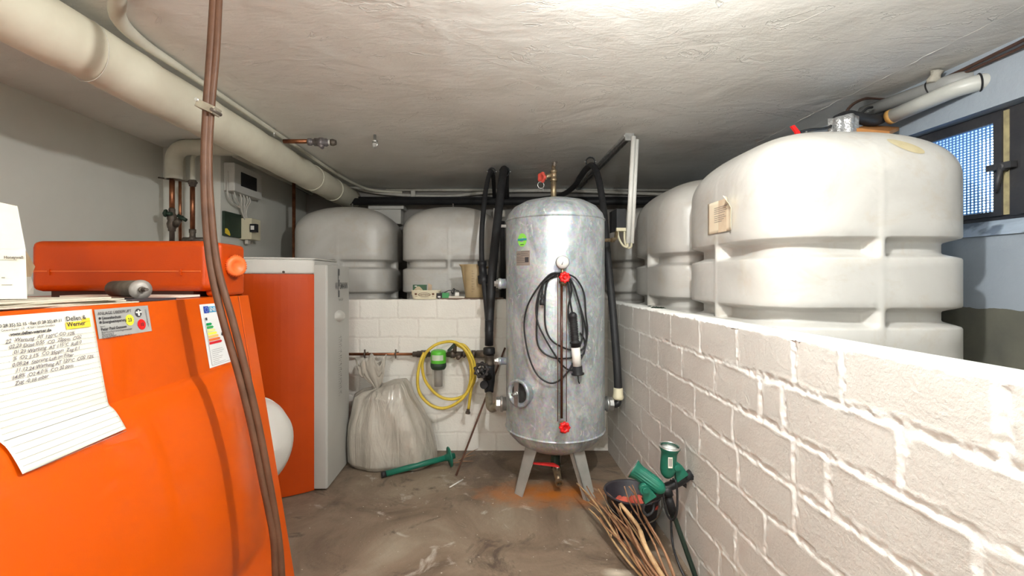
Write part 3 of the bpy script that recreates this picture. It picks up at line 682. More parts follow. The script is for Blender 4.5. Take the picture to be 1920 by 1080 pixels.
# top air valve
av = thing('air_valve', 'brass pipe and valve on top of the galvanised tank', 'valve', V(P(1038, 376, 2.42).x, 2.42, 1.48))
x0 = P(1038, 376, 2.42).x
zz = lambda py, Y=2.42: EYE - (py - CY) / F * Y
MB().tube([V(x0, 2.42, 1.475), V(x0, 2.42, zz(336))], .0150, 16).build('pipe', m_brass, av)
MB().lathe([(.019, 0), (.019, .012), (.016, .014), (.016, .045), (.019, .046), (.018, .058), (.011, .062), (.010, .085)], V(x0, 2.42, zz(340)), n=16).tube([V(x0, 2.42, zz(327)), V(x0 - .055, 2.41, zz(334))], .012, 12).lathe([(.016, 0), (.016, .012)], V(x0 - .038, 2.412, zz(333)), (-1, 0, -.1), 6, smooth=False).build('tee', m_brass, av)
MB().lathe([(.008, 0), (.012, .012), (.009, .022), (.013, .028)], V(x0, 2.42, zz(314)), (.25, 0, 1), 10).tube([V(x0 - .008, 2.42, zz(306)), V(x0 + .018, 2.42, zz(304))], .0045, 6).build('bleed_screw', m_dbrass, av)
kc = V(x0 - .058, 2.405, zz(334)); k_ = knob(kc, .027, V(-.75, -.6, -.1), av, M('faded_red', (.50, .06, .04), rough=.5), 5, .016); k_['label'] = 'faded red knob'
MB().torus(kc + V(-.012, -.01, -.042), (.2, -1, 0), .017, .0016, 24, 6).tube([kc + V(-.002, -.01, -.055), kc + V(.002, -.01, -.078)], .0018, 6).build('wire_ring', m_steel, av)
# drain with ball valve
dv = thing('ball_valve', 'brass ball valve with red lever under the galvanised tank', 'valve', P(1045, 905, 2.33))
dz = .165
MB().tube([V(TC.x, TC.y - .02, .17), V(TC.x, TC.y - .02, .115), V(.335, 2.36, .095)], .024, 12).build('drain_pipe', m_dgreen, dv)
a0 = V(.335, 2.36, .098); a1 = P(1048, 903, 2.27)
MB().tube([a0, a0.lerp(a1, .3), a0.lerp(a1, .7), a1], [.017, .019, .017, .015], 16).lathe([(.021, 0), (.021, .014)], a0.lerp(a1, .15), a1 - a0, 6, smooth=False).lathe([(.021, 0), (.021, .014), (.013, .014), (.012, .0)], a1, a1 - a0, 8, smooth=False).build('valve_body', m_brass, dv)
MB().lathe([(.006, 0), (.006, .03), (.010, .031), (.010, .037)], a0.lerp(a1, .45), (0, -.2, 1), 10).build('stem', m_steel, dv)
s0 = a0.lerp(a1, .45) + V(0, -.006, .034)
MB().prism([s0 + V(.01, -.008, 0), s0 + V(.01, .008, 0), s0 + V(-.02, .008, .014), s0 + V(-.135, .007, .018), s0 + V(-.135, -.007, .018), s0 + V(-.02, -.008, .014)], (0, 0, .004)).build('lever', M('red_lever', (.72, .03, .03), rough=.4), dv)

# ---------------------------------------------------------------- inspection lamp and its cable, hung on the upper valve knob
wl = thing('inspection_lamp', 'white tube hand lamp with black ribbed grip hanging on the tank', 'work lamp', T(1084, 703, .03) + V(0, -.02, -.01))
A = T(1074, 590, .035); B = T(1078.5, 640, .035); C_ = T(1083.5, 703, .035)
ax = (C_ - A).normalized(); L = (C_ - A).length
pr = [(.008, -.012), (.017, -.004), (.019, .006), (.019, .014)]
for k in range(9): pr += [(.0175, .016 + k * .0115), (.0195, .021 + k * .0115), (.0175, .0255 + k * .0115)]
pr += [(.020, .125), (.026, .128), (.026, .132), (.021, .134), (.021, .152)]
MB().lathe(pr, A, ax, 24).build('grip', m_black, wl)
MB().lathe([(.0205, .150), (.0205, .242)], A, ax, 24).build('lamp_tube', M('white_lamp_tube', (.88, .87, .83), rough=.2), wl)
MB().lathe([(.023, .240), (.023, .272), (.030, .274), (.030, .280), (.01, .284)], A, ax, 24).build('end_cap', m_black, wl)
e = A + ax * .283
MB().tube([e, e + ax * .03, e + ax * .04 + V(.004, 0, 0), e + ax * .042 + V(0, 0, .01)], .0025, 6).build('hook', m_black, wl)
def cable(pts, offs=.022, r=.0052): return crv([T(x, y, o) for (x, y), o in zip(pts, [offs if not isinstance(offs, list) else 0] * len(pts))], 8)
Z0 = lambda x, y: (960 + x / 4.155, 470 + y / 4.155)   # from the close-up to picture pixels
cb = MB()
loops = [
 ([(470, 488), (455, 400), (440, 260), (420, 190), (360, 172), (290, 190), (200, 290), (125, 420), (95, 560), (105, 700), (140, 850), (200, 970), (290, 1030), (370, 1010), (450, 920), (520, 770), (552, 640), (540, 480), (500, 330), (460, 230), (415, 190)], .030),
 ([(415, 190), (330, 185), (260, 230), (210, 330), (188, 450), (200, 560), (250, 670), (320, 790), (390, 890), (450, 930), (500, 900), (560, 790), (588, 640), (575, 500), (560, 330), (500, 220), (430, 180)], .022),
 ([(430, 180), (350, 180), (290, 215), (262, 300), (255, 440), (262, 600), (310, 700), (400, 755), (470, 775), (545, 770), (580, 690), (565, 560), (515, 380), (480, 270), (425, 190)], .016),
 ([(425, 190), (340, 200), (250, 250), (210, 340), (195, 500), (195, 700), (240, 790), (330, 835), (420, 840), (520, 820), (560, 800), (565, 700), (530, 640)], .012),
 ([(420, 185), (455, 250), (462, 330), (440, 430), (440, 510), (455, 560)], .030),
 ([(330, 190), (255, 240), (238, 290), (235, 340)], .034)]
for pts, off in loops: cb.tube(crv([T(*Z0(*p), off) for p in pts], 7), .0042, 8)
cab = cb.build('extension_cable', m_black, None, 'black cable coiled in loops over the upper red valve knob of the tank', 'cable')
pg = MB(); g0 = T(*Z0(235, 335), .034)
pg.lathe([(.005, 0), (.009, -.010), (.009, -.018), (.007, -.024), (.010, -.03), (.013, -.034), (.013, -.050), (.011, -.053)], g0, (0, 0, 1), 14); p_ = pg.build('plug', m_black, cab)
MB().tube([g0 + V(-.005, 0, -.05), g0 + V(-.005, 0, -.066)], .0024, 6).build('pin', m_steel, cab); MB().tube([g0 + V(.005, 0, -.05), g0 + V(.005, 0, -.066)], .0024, 6).build('pin', m_steel, cab)

# ---------------------------------------------------------------- pipework left of the tank
lp = thing('water_supply_pipe', 'copper and brass water pipe along the whitewashed block wall', 'pipe', P(780, 664, 2.77) - V(0, 0, .02))
zP = P(700, 664, 2.77).z
X = lambda px, Y=2.77: (px - CX) / F * Y
MB().tube([V(-.86, 2.77, zP), V(X(778), 2.77, zP)], .0085, 12).build('copper_pipe', m_copper, lp)
def ring(px0, px1, r, n=12, sm=True): return [(r, X(px0) - X(655)), (r, X(px1) - X(655))]
def xl(segs, mat, name, n=16, smooth=True, z=None):
    o = V(X(655), 2.77, z or zP); pr = []
    for p0, p1, r in segs: pr += [(r, X(p0) - X(655)), (r, X(p1) - X(655))]
    return MB().lathe(pr, o, (1, 0, 0), n, smooth).build(name, mat, lp)
xl([(774, 782, .016), (782, 790, .020), (790, 800, .024), (800, 806, .018)], m_dbrass, 'union')
xl([(838, 845, .018), (845, 853, .024), (853, 868, .017), (868, 872, .022), (872, 884, .015), (884, 892, .024), (892, 908, .018)], m_dbrass, 'valve_body')
va = P(849, 657, 2.77)
MB().tube([P(852, 664, 2.77), P(853, 647, 2.72)], .012, 10).build('valve_stem', m_dbrass, lp)
MB().box((-.022, -.006, -.007), (.030, .006, .007), Matrix.Rotation(-.7, 3, 'Y')).build('x', m_dgreen) if False else None
MB().prism([P(838, 657, 2.70), P(843, 660, 2.70), P(856, 645, 2.70), P(853, 641, 2.70)], (0, .014, 0)).build('lever', m_dgreen, lp)
MB().tube([P(866, 664, 2.77), P(858, 672, 2.73)], .012, 10).build('side_stub', m_dbrass, lp)
for px in (684, 742):
    c = V(X(px), 2.77, zP)
    MB().torus(c, (1, 0, 0), .0125, .0045, 20).box((c.x - .004, c.y - .005, c.z + .012), (c.x + .004, c.y + .005, c.z + .028)).box((c.x - .004, c.y - .005, c.z - .026), (c.x + .004, c.y + .005, c.z - .012)).tube([c + V(0, .012, 0), c + V(0, .076, 0)], .004, 8).build('pipe_clip', m_dbrass, lp)
# filter
fl = thing('water_filter', 'lime green water filter with clear cup on the block wall', 'water filter', P(822, 727, 2.74))
fc = V(X(822, 2.74), 2.74, 0); fz = lambda py: P(822, py, 2.74).z
MB().lathe([(.030, fz(656)), (.043, fz(658)), (.046, fz(662)), (.046, fz(682)), (.044, fz(686))], fc, n=40).build('head', m_lime, fl)
MB().lathe([(.047, fz(680)), (.047, fz(686)), (.043, fz(690)), (.038, fz(692))], fc, n=40).build('collar', m_dgreen, fl)
MB().lathe([(.036, fz(688)), (.036, fz(722)), (.033, fz(727)), (0, fz(728))], fc, n=40, cap=False).build('cup', m_clear, fl, solid=.002)
MB().lathe([(.025, fz(688)), (.025, fz(724))], fc, n=30).build('cartridge', M('grey_mesh_cartridge', (.17, .14, .12), (.12, .10, .08), 60, .6), fl)
MB().lathe([(.012, -.052), (.012, .052)], V(fc.x, 2.755, zP), (1, 0, 0), 12).build('through_pipe', m_dbrass, fl)
lab = MB(); lf = lambda u, v: fc + V(math.cos(-PI / 2 + u) * .0472, math.sin(-PI / 2 + u) * .0472, v)
patch(lab, lf, -.85, fz(674), .75, fz(664), 10, 2); lab.build('label_band', M('silver_band', (.55, .62, .50), rough=.35), fl)
# yellow hose
Zh = lambda x, y, Y: P(760 + x / 5.4, 600 + y / 5.4, Y)
yo = [(190, 330, 2.70), (150, 430, 2.68), (125, 580, 2.67), (140, 730, 2.67), (215, 830, 2.67), (300, 880, 2.67), (390, 893, 2.67), (490, 860, 2.67), (580, 790, 2.67), (650, 690, 2.67), (690, 560, 2.66), (675, 430, 2.66), (630, 330, 2.66), (560, 255, 2.67), (480, 220, 2.68), (390, 225, 2.69), (300, 255, 2.69), (220, 320, 2.69), (180, 400, 2.70), (172, 490, 2.70), (200, 610, 2.70), (270, 710, 2.70), (350, 775, 2.70), (430, 800, 2.70), (520, 795, 2.70), (610, 750, 2.70), (655, 640, 2.69), (665, 520, 2.685), (650, 410, 2.685), (600, 300, 2.69), (520, 245, 2.70), (600, 260, 2.715), (660, 340, 2.715), (700, 450, 2.71), (705, 580, 2.71), (670, 690, 2.71), (655, 780, 2.71), (640, 900, 2.71)]
yh = MB().tube(crv([Zh(*p) for p in yo], 6), .0088, 12).build('garden_hose', m_yhose, None, 'yellow hose coiled round the green water filter', 'hose')
ye = Zh(636, 925, 2.71); MB().lathe([(.010, 0), (.010, .012), (.014, .013), (.014, .026)], ye + V(0, 0, .012), (-.1, 0, -1), 8, smooth=False).build('hose_nut', m_dbrass, yh)

# black valve, tee and galvanised elbow into the tank
vv = thing('stop_valve', 'black stop valve with handwheel and elbow on the left of the tank', 'valve', P(915, 760, 2.68))
YV = 2.70
MB().tube([P(917, 600, YV), P(917, 648, YV)], .025, 20).lathe([(.034, 0), (.036, .01), (.034, .035), (.030, .04)], P(917, 664, YV), n=24).build('coupling', m_black, vv)
MB().lathe([(.031, 0), (.027, .01), (.027, .05), (.031, .055)], P(917, 684, YV), n=20).tube([P(895, 664, 2.75), P(917, 664, YV)], .024, 14).build('tee', m_dbrass, vv)
MB().lathe([(.026, -.16), (.029, -.13), (.034, -.10), (.036, -.06), (.032, -.02), (.034, 0)], P(917, 684, YV), n=20).tube([P(917, 708, YV), P(905, 697, 2.60)], [.028, .018], 14).lathe([(.024, 0), (.024, .02)], P(909, 722, 2.66), (-.3, -1, .3), 16).build('valve_body', m_black, vv)
wc = P(903, 694, 2.585); wn = V(-.35, -1, .25).normalized()
hwm = MB(); n_ = 10
hwm.torus(wc, wn, .034, .008, 40, 8).lathe([(.014, -.01), (.015, .01), (.008, .016)], wc, wn, 14)
wu = V(0, 0, 1); wu = (wu - wn * wu.dot(wn)).normalized(); ww = wn.cross(wu)
for k in range(5):
    a = 2 * PI * k / 5; d = wu * math.cos(a) + ww * math.sin(a); hwm.tube([wc, wc + d * .034], .0055, 6)
for k in range(9):
    a = 2 * PI * k / 9; d = wu * math.cos(a) + ww * math.sin(a); hwm.lathe([(.008, -.008), (.009, 0), (.008, .008)], wc + d * .040, wn, 8)
hwm.build('handwheel', M('black_handwheel', (.025, .024, .024), rough=.38), vv)
el = MB().tube(arcpath([P(917, 738, 2.68), P(917, 762, 2.62), V(X(917, 2.62) + .02, 2.56, P(917, 762, 2.62).z), V(TC.x - TR - .03, 2.44, zz(758))], .045, 8), .021, 16); el.build('elbow', m_galvb, vv)
z_ = zz(758)
def flange(x, sgn, z, parent, s=1):
    MB().lathe([(.026 * s, -.004), (.038 * s, 0), (.038 * s, .020)], V(x, 2.43, z), (sgn, 0, 0), 8, smooth=False).lathe([(.035 * s, .020), (.042 * s, .022), (.042 * s, .034), (.036 * s, .036), (.036 * s, .07)], V(x, 2.43, z), (sgn, 0, 0), 28).build('union_nut', m_steel, parent)
flange(TC.x - TR - .052, 1, z_, vv)
# right side connection
rv = thing('outlet_elbow', 'white collar and black elbow feeding the tank on its right side', 'pipe elbow', P(1158, 762, 2.45) - V(0, 0, .03))
zr = zz(758); flange(TC.x + TR + .052, -1, zr, rv, .95)
MB().tube(arcpath([V(TC.x + TR + .03, 2.43, zr), P(1160, 759, 2.43), P(1159, 742, 2.44)], .035, 8), .017, 14).build('elbow', m_black, rv)
MB().lathe([(.024, -.008), (.029, 0), (.029, .012), (.026, .014), (.025, .05), (.021, .054)], P(1159, 746, 2.44), n=28).build('collar', m_cream, rv, label='cream ribbed collar')

# black insulated hoses from ceiling clamps
m_hoseR = m_rubber
h1 = MB().tube(crv([P(927, 372, 4.0), P(926, 350, 3.75), P(924.5, 331, 3.45), P(920, 322, 3.30), P(912, 350, 3.16), P(906, 400, 3.02), P(903, 450, 2.93), P(904, 500, 2.86), P(907, 525, 2.81), P(911, 560, 2.76), P(915, 605, 2.72)], 8), .0165, 14)
h1 = h1.build('insulated_hose', m_rubber, None, 'thinner black hose with a coupling, left one of the pair above the black valve', 'hose')
MB().lathe([(.030, 0), (.034, .006), (.034, .05), (.025, .055), (.024, .11), (.028, .115), (.028, .14)], P(907, 532, 2.82), (-.08, .08, 1), 20).build('coupling', m_black, h1)
h2 = MB().tube(crv([P(949, 372, 4.0), P(948, 350, 3.7), P(947.5, 328, 3.40), P(945, 318, 3.28), P(941, 340, 3.12), P(936, 385, 3.00), P(930, 440, 2.88), P(924, 500, 2.78), P(920, 560, 2.735), P(917.5, 605, 2.71), P(917, 622, 2.70)], 8), [.0275] * 60 + [.026] * 21, 16)
h2 = h2.build('insulated_hose', m_rubber, None, 'thicker black hose sweeping from its ceiling clamp to the black valve', 'hose')
h3 = MB().tube(crv([P(960, 374, 4.05), P(1015, 373, 3.95), P(1052, 366, 3.75), P(1076, 350, 3.5), P(1088, 332, 3.30), P(1100, 316, 3.15), P(1112, 311, 3.02), P(1122, 335, 2.90), P(1130, 380, 2.80), P(1135, 430, 2.70), P(1140, 490, 2.63), P(1146, 550, 2.56), P(1152, 620, 2.49), P(1157, 690, 2.45), P(1159, 732, 2.44)], 8), .0205, 14)
h3 = h3.build('insulated_hose', m_rubber, None, 'black hose with white paint flecks running down right of the tank', 'hose')
def clamp(px, Y, r, pair):
    c = P(px, 0, Y); zc = HC - r - .012
    c.z = zc
    t = thing('hose_clamp', pair, 'pipe clamp', V(c.x, c.y, HC - .002), 'ceiling clamps of the black hoses')
    MB().torus(c, (0, 1, .1), r + .004, .0045, 28).build('ring', m_black, t)
    MB().tube([c + V(0, 0, r), V(c.x, c.y, HC + .005)], .004, 8).build('threaded_rod', m_steel, t)
    MB().lathe([(.006, -.004), (.006, .004)], c + V(r + .010, 0, 0), (1, 0, 0), 6).build('bolt', m_steel, t); MB().lathe([(.006, -.004), (.006, .004)], c - V(r + .010, 0, 0), (1, 0, 0), 6).build('bolt', m_steel, t)
clamp(922, 3.38, .022, 'hose clamp on the ceiling, leftmost of the three'); clamp(946, 3.34, .031, 'hose clamp on the ceiling holding the thicker hose above the tank left edge'); clamp(1107, 3.08, .025, 'hose clamp on the ceiling, by the metal rail right of the tank')

# rail and white conduits with pressure switch
XRl = .790
rl_ = MB().box((XRl - .016, 2.60, HC - .022), (XRl - .012, 4.15, HC)).box((XRl + .012, 2.60, HC - .022), (XRl + .016, 4.15, HC)).box((XRl - .016, 2.60, HC - .003), (XRl + .016, 4.15, HC)).tube([V(XRl - .028, 2.60, HC - .010), V(XRl - .028, 4.1, HC - .010)], .007, 8)
rl_.build('mounting_rail', m_steel, None, 'metal rail fixed to the ceiling, leading back from the white conduits', 'rail')
cd = thing('cable_conduit', 'pair of white conduits hanging down from the ceiling rail', 'conduit', P(1180, 456, 2.6))
MB().tube([P(1188, 256, 2.58), P(1177.5, 456, 2.58)], .0135, 16).build('conduit', m_white, cd); MB().tube([P(1194, 262, 2.60), P(1184.5, 456, 2.60)], .0125, 16).build('conduit', m_white, cd)
MB().box((XRl - .03, 2.59, HC - .04), (XRl + .02, 2.61, HC)).build('bracket', m_steel, cd)
psw = thing('pressure_switch', 'black pressure switch with cream base beside the white conduits', 'pressure switch', P(1160, 432, 2.6))
MB().hexa([P(1156, 433, 2.58), P(1174, 433, 2.58), P(1174, 391, 2.58), P(1156, 391, 2.58)], (0, .09, 0)).build('cover', m_black, psw, bevel=.004)
MB().hexa([P(1147, 436, 2.63), P(1156.5, 433, 2.58), P(1156.5, 391, 2.58), P(1147, 396, 2.63)], (0, .05, 0)).build('side_housing', m_black, psw)
MB().hexa([P(1156, 433, 2.575), P(1174, 433, 2.575), P(1174, 427, 2.575), P(1156, 427, 2.575)], (0, .09, 0)).build('base', m_cream, psw, label='cream base')
MB().tube(arcpath([V(TC.x + TR - .01, 2.44, zz(450)), P(1154, 450, 2.52), P(1156, 436, 2.58)], .03), .010, 12).lathe([(.014, 0), (.014, .014)], P(1147, 450, 2.47), (1, .2, 0), 6, smooth=False).build('pipe', m_brass, psw)
MB().tube(crv([P(1158, 434, 2.58), P(1160, 446, 2.57), P(1168, 460, 2.57), P(1176, 463, 2.575), P(1177, 455, 2.58)], 6), .006, 8).build('wire', m_cream, psw)
MB().tube(crv([P(1171, 434, 2.58), P(1171, 450, 2.58), P(1175, 464, 2.585), P(1183, 463, 2.59), P(1184, 455, 2.60)], 6), .006, 8).build('wire', m_cream, psw)
# small box and glimpses behind the tank
MB().hexa([P(934, 418, 3.05), P(946, 418, 3.05), P(946, 412, 3.05), P(934, 412, 3.05)], (0, .05, 0)).build('white_block', m_white, None, 'small white plastic piece behind the left edge of the tank', 'bracket') if False else None
# ---------------------------------------------------------------- big painted drain pipe and ceiling runs
dp = thing('drain_pipe', 'thick cream painted pipe under the ceiling, running away along the left', 'pipe', (-1.25, 1.5, EYE + .62))
PC = V(-1.253, 0, EYE + .705); PRr = .088
wob = random.Random(5); path = [V(PC.x + wob.uniform(-.003, .003), y, PC.z + wob.uniform(-.003, .003)) for y in np.arange(-1.28, 4.19, .09)]
MB().tube(path, [PRr + wob.uniform(-.002, .002) for _ in path], 40).build('pipe', m_pipew, dp)
for y in (3.2, 3.62): MB().torus(V(PC.x, y, PC.z), (0, 1, 0), PRr + .001, .0035, 40).build('joint_ring', m_pipew, dp)
for y in (1.42,): MB().torus(V(PC.x, y, PC.z), (.25, 1, .1), PRr + .004, .0012, 48).build('wire_loop', m_conduit, dp)
# slim pipe bending down onto the thick one and following it
a = [P(212, -60, 1.10), P(205, 0, 1.12), P(211, 45, 1.20), P(232, 80, 1.28), P(262, 103, 1.36)]
sp = crv([V(-.90, .90, HC - .026), V(-.96, 1.17, HC - .026), V(-1.05, 1.29, HC - .026), V(-1.135, 1.40, HC - .026), V(-1.175, 1.54, HC - .024), V(-1.178, 1.75, HC - .022), V(-1.183, 2.1, HC - .018), V(-1.183, 2.8, HC - .018), V(-1.183, 3.4, HC - .018), V(-1.15, 3.8, HC - .025), V(-1.05, 4.05, HC - .04), V(-.8, 4.14, HC - .045)], 8)
MB().tube(sp, [.022] * 24 + [.022 - .011 * min(1, k / 20) for k in range(len(sp) - 24)], 16).build('slim_pipe', m_insul, None, 'slim cream pipe bending in beside the thick ceiling pipe', 'pipe')
# copper branch with valve on the ceiling
cbp = thing('copper_branch', 'short copper pipe ending in a grey valve just under the ceiling', 'pipe', P(600, 270, 2.58))
YC = 2.58
MB().tube([V(-1.165, YC, zz(265, YC)), P(582, 265, YC)], .0125, 14).build('copper_pipe', m_copper, cbp)
pr = []; xo = P(578, 266, YC)
for p0, p1, r in ((578, 584, .020), (584, 590, .016), (590, 599, .022), (599, 606, .026), (606, 613, .022), (613, 616, .016)): pr += [(r, (p0 - 578) / F * YC), (r, (p1 - 578) / F * YC)]
MB().lathe(pr, xo, (1, 0, -.04), 16).tube([P(597, 268, YC), P(605, 277, YC - .02)], [.016, .010], 10).build('valve_body', M('dull_grey_metal', (.28, .25, .25), (.18, .16, .16), 40, .5, .6), cbp)
MB().lathe([(.014, 0), (.014, .012)], P(616, 267, YC), (1, 0, -.04), 16).build('seal', m_white, cbp); MB().lathe([(.018, 0), (.020, .012), (.014, .03)], P(620, 267, YC), (1, 0, -.04), 12).build('end_plug', m_dbrass, cbp)
MB().tube([P(513.5, 240, 2.5), P(514, 256, 2.5)], .005, 8).box(tuple(P(510, 240, 2.5)), tuple(P(517, 238, 2.52))).build('ceiling_hook', m_steel, None, 'small bright bracket on the ceiling above the thick pipe', 'bracket')
hk = MB(); hc = P(703, 264, 2.62)
hk.lathe([(.014, 0), (.017, .010), (.008, .014), (.008, .05)], hc + V(0, 0, -.01), n=10).torus(hc + V(0, 0, -.022), (.5, .8, 0), .016, .005, 16, 6).box(tuple(hc + V(-.010, -.006, -.036)), tuple(hc + V(.008, .006, -.012)))
hk.build('ceiling_hook', m_steel, None, 'small metal clip alone on the ceiling right of the copper branch', 'clip')
# conduits and black pipe over the tanks at the back
cdb = MB(); YQ = 4.13
cdb.tube(crv([P(655, 350, 4.12), P(700, 360, YQ), P(760, 366, YQ), P(840, 368, YQ), P(900, 362, YQ), P(960, 358, YQ), P(1060, 358, YQ), P(1180, 362, YQ), P(1290, 366, YQ)], 6), .014, 10)
cdb.build('cable_duct', m_conduit, None, 'lower pale conduit along the back wall above the oil tanks', 'conduit')
MB().tube([V(-.95, 4.16, HC - .02), V(1.75, 4.16, HC - .02)], .013, 10).build('cable_duct', m_conduit, None, 'upper pale conduit in the angle of ceiling and back wall', 'conduit')
MB().tube([P(640, 378, 3.95), P(1200, 378, 3.95), P(1300, 378, 3.95)], .030, 14).build('black_pipe', m_rubber, None, 'long black horizontal pipe above the rear oil tanks', 'pipe')
MB().tube([P(640, 371, 4.05), P(1300, 371, 4.05)], .010, 10).build('black_pipe', m_rubber, None, 'thin dark pipe behind the long black horizontal pipe', 'pipe')
def clipc(px, py):
    c = P(px, py, YQ); MB().box((c.x - .020, c.y - .02, c.z - .028), (c.x + .020, c.y + .01, c.z + .030)).build('conduit_clip', m_conduit, None, 'pale clip holding the two conduits above the second oil tank' if px > 760 else 'pale conduit clip', 'clip', bevel=.004)
clipc(775, 364)
wbx = thing('junction_box', 'pale plastic box behind and between the two left oil tanks', 'box', P(728, 415, 4.05))
MB().hexa([P(694, 420, 4.02), P(752, 420, 4.02), P(752, 392, 4.02), P(694, 392, 4.02)], (0, .12, 0)).build('body', m_cap, wbx, bevel=.01)
MB().hexa([P(690, 392, 4.0), P(757, 392, 4.0), P(757, 384, 4.0), P(690, 384, 4.0)], (0, .15, 0)).build('lid', m_cap, wbx, bevel=.006)
MB().tube([V(P(551, 0, 3.60).x, 3.60, HC), V(P(551, 0, 3.60).x, 3.60, 0)], .013, 12).build('riser_pipe', m_copper, None, 'thin vertical copper pipe left of the oil tanks', 'pipe')
cw = MB().tube([P(300 + 400 / 2.7, 200 + 255 / 2.7, 2.95), P(300 + 750 / 2.7, 200 + 437 / 2.7, 4.1)], .012, 8); cw.build('cable', m_black, None, 'dark cable along the top of the wall beneath the thick pipe', 'cable')
MB().tube([V(-1.62, 2.9, HC - .04), V(-1.62, 4.15, HC - .05)], .017, 10).build('slim_pipe', m_insul, None, 'grey pipe beneath the thick pipe along the protruding wall top', 'pipe')
bx = MB().hexa([P(925, 432, 4.0), P(938, 432, 4.0), P(938, 390, 4.0), P(925, 390, 4.0)], (0, .1, 0)); bx.build('junction_box', m_conduit, None, 'narrow pale box seen between the two black hoses', 'box', bevel=.004)
MB().lathe([(.022, 0), (.026, .01), (.026, .05)], P(941, 408, 3.4), n=14).build('pipe_union', m_conduit, None, 'pale grey pipe union peeping out left of the tank dome', 'pipe fitting')
MB().tube([P(934, 424, 3.2), P(950, 424, 3.2)], .011, 10).build('slim_pipe', m_white, None, 'short white pipe peeping out left of the tank shoulder', 'pipe')
MB().tube([P(942, 415, 3.22), P(943, 560, 3.22)], .018, 12).build('black_pipe', m_rubber, None, 'vertical black pipe just behind the left edge of the tank', 'pipe')

# ---------------------------------------------------------------- heating pipes at the wall corner
hp = thing('insulated_pipe', 'thick cream insulated pipe with elbow, left of the wall boxes', 'pipe', P(325, 335, 2.72))
YP = 2.72
MB().tube(arcpath([P(540, 276, YP), P(326, 276, YP), P(326, 336, YP)], .10, 10), .046, 24).build('insulation', m_insul, hp)
MB().tube([P(322.5, 330, YP), P(322.5, 402, YP)], .0145, 14).build('copper_pipe', m_copper, hp)
MB().lathe([(.030, 0), (.034, .006), (.030, .014)], P(323, 336, YP), n=20).build('end_collar', m_dbrass, hp)
gv = thing('gate_valve', 'corroded brass gate valve with dark green knobs above the orange hood', 'valve', P(322, 452, YP))
pr = [(.015, 0)]; base = P(322.5, 452, YP); H = base.z
hh = lambda py: zz(py, YP) - H
MB().lathe([(.014, 0), (.014, hh(434)), (.020, hh(433)), (.020, hh(429)), (.024, hh(427)), (.028, hh(420)), (.022, hh(414)), (.026, hh(411)), (.026, hh(404)), (.018, hh(400)), (.018, hh(393)), (.0145, hh(390))], base, n=16).tube([P(328, 421, YP), P(337, 412, YP - .02)], [.022, .014], 12).tube([P(322, 408, YP), P(316, 401, YP - .02)], .010, 10).build('valve_body', m_dbrass, gv)
MB().lathe([(.020, 0), (.024, .006), (.020, .014)], P(313, 400, YP - .03), (-.8, -.3, .1), 16).tube([P(307, 400, YP - .03), P(322, 401, YP - .03)], .011, 8).build('knob', m_dgreen, gv, label='dark green knob')
MB().tube([P(334, 404, YP - .03), P(349, 413, YP - .03)], .011, 10).tube([P(339, 412, YP - .03), P(341, 404, YP - .03)], .010, 8).build('knob', m_dgreen, gv, label='dark green knob')
ip2 = thing('insulated_pipe', 'second insulated pipe stub with thin copper pipe, behind the thick one', 'pipe', P(338, 335, 2.80))
MB().tube([P(337, 282, 2.80), P(337, 334, 2.80)], .030, 16).build('insulation', m_insul, ip2); MB().tube([P(337.5, 330, 2.78), P(338, 452, 2.78)], .0085, 12).build('copper_pipe', m_copper, ip2)
ip3 = thing('heating_pipe', 'dark copper heating pipe with slim cream upper part beside the wall boxes', 'pipe', P(361, 452, YP))
MB().tube(arcpath([P(470, 289, 2.78), P(361, 287, 2.78), P(361, 345, YP)], .05), .0125, 14).build('insulation', m_insul, ip3)
MB().tube([P(361, 338, YP), P(361, 432, YP)], .0135, 14).build('copper_pipe', m_copper, ip3)
MB().lathe([(.016, 0), (.022, .005), (.022, .02), (.016, .026), (.016, .045), (.019, .05), (.019, .07)], P(361, 452, YP), n=14).lathe([(.022, 0), (.022, .022)], P(361, 346, YP), n=10).tube([P(344, 450, YP), P(385, 450, YP)], .016, 12).build('fitting', m_dbrass, ip3)
MB().tube([P(297, 333, YP), P(370, 343, YP)], .005, 8).box(tuple(P(354, 349, YP - .03)), tuple(P(368, 338, YP - .01))).build('pipe_bracket', m_dbrass, None, 'thin metal bracket rod across the three heating pipes', 'bracket')

# wall boxes
xw = -1.69
cbx = thing('control_box', 'pale control box with dark window high on the left wall', 'control box', (xw, 3.07, EYE + .55))
MB().box((xw, 2.90, EYE + .555), (-1.62, 3.25, EYE + .735)).build('housing', m_cap, cbx, bevel=.006)
MB().box((-1.622, 2.975, EYE + .60), (-1.616, 3.17, EYE + .69)).build('dark_window', m_black, cbx)
wm = MB()
for k, (a, b) in enumerate(((2.95, 3.0), (3.02, 3.02), (3.06, 3.05), (3.10, 3.07), (3.13, 3.09))):
    wm.tube(crv([V(-1.65, a, EYE + .56), V(-1.645, a + .01, EYE + .52), V(-1.65, b + .02, EYE + .48), V(-1.655, 3.06 + .012 * k, EYE + .43), V(-1.65, 3.08 + .01 * k, EYE + .395)], 5), .0045, 6)
wm.tube(crv([V(-1.66, 2.905, EYE + .68), V(-1.66, 2.89, EYE + .55), V(-1.655, 2.93, EYE + .49), V(-1.655, 3.04, EYE + .465)], 6), .0055, 6)
wm.build('wires', m_conduit, cbx)
mp_ = MB().box((xw, 2.885, EYE + .27), (xw + .018, 3.075, EYE + .425)); mm_ = mp_.build('mounting_plate', m_dgreen, None, 'dark green plate with yellow corner on the left wall', 'plate')
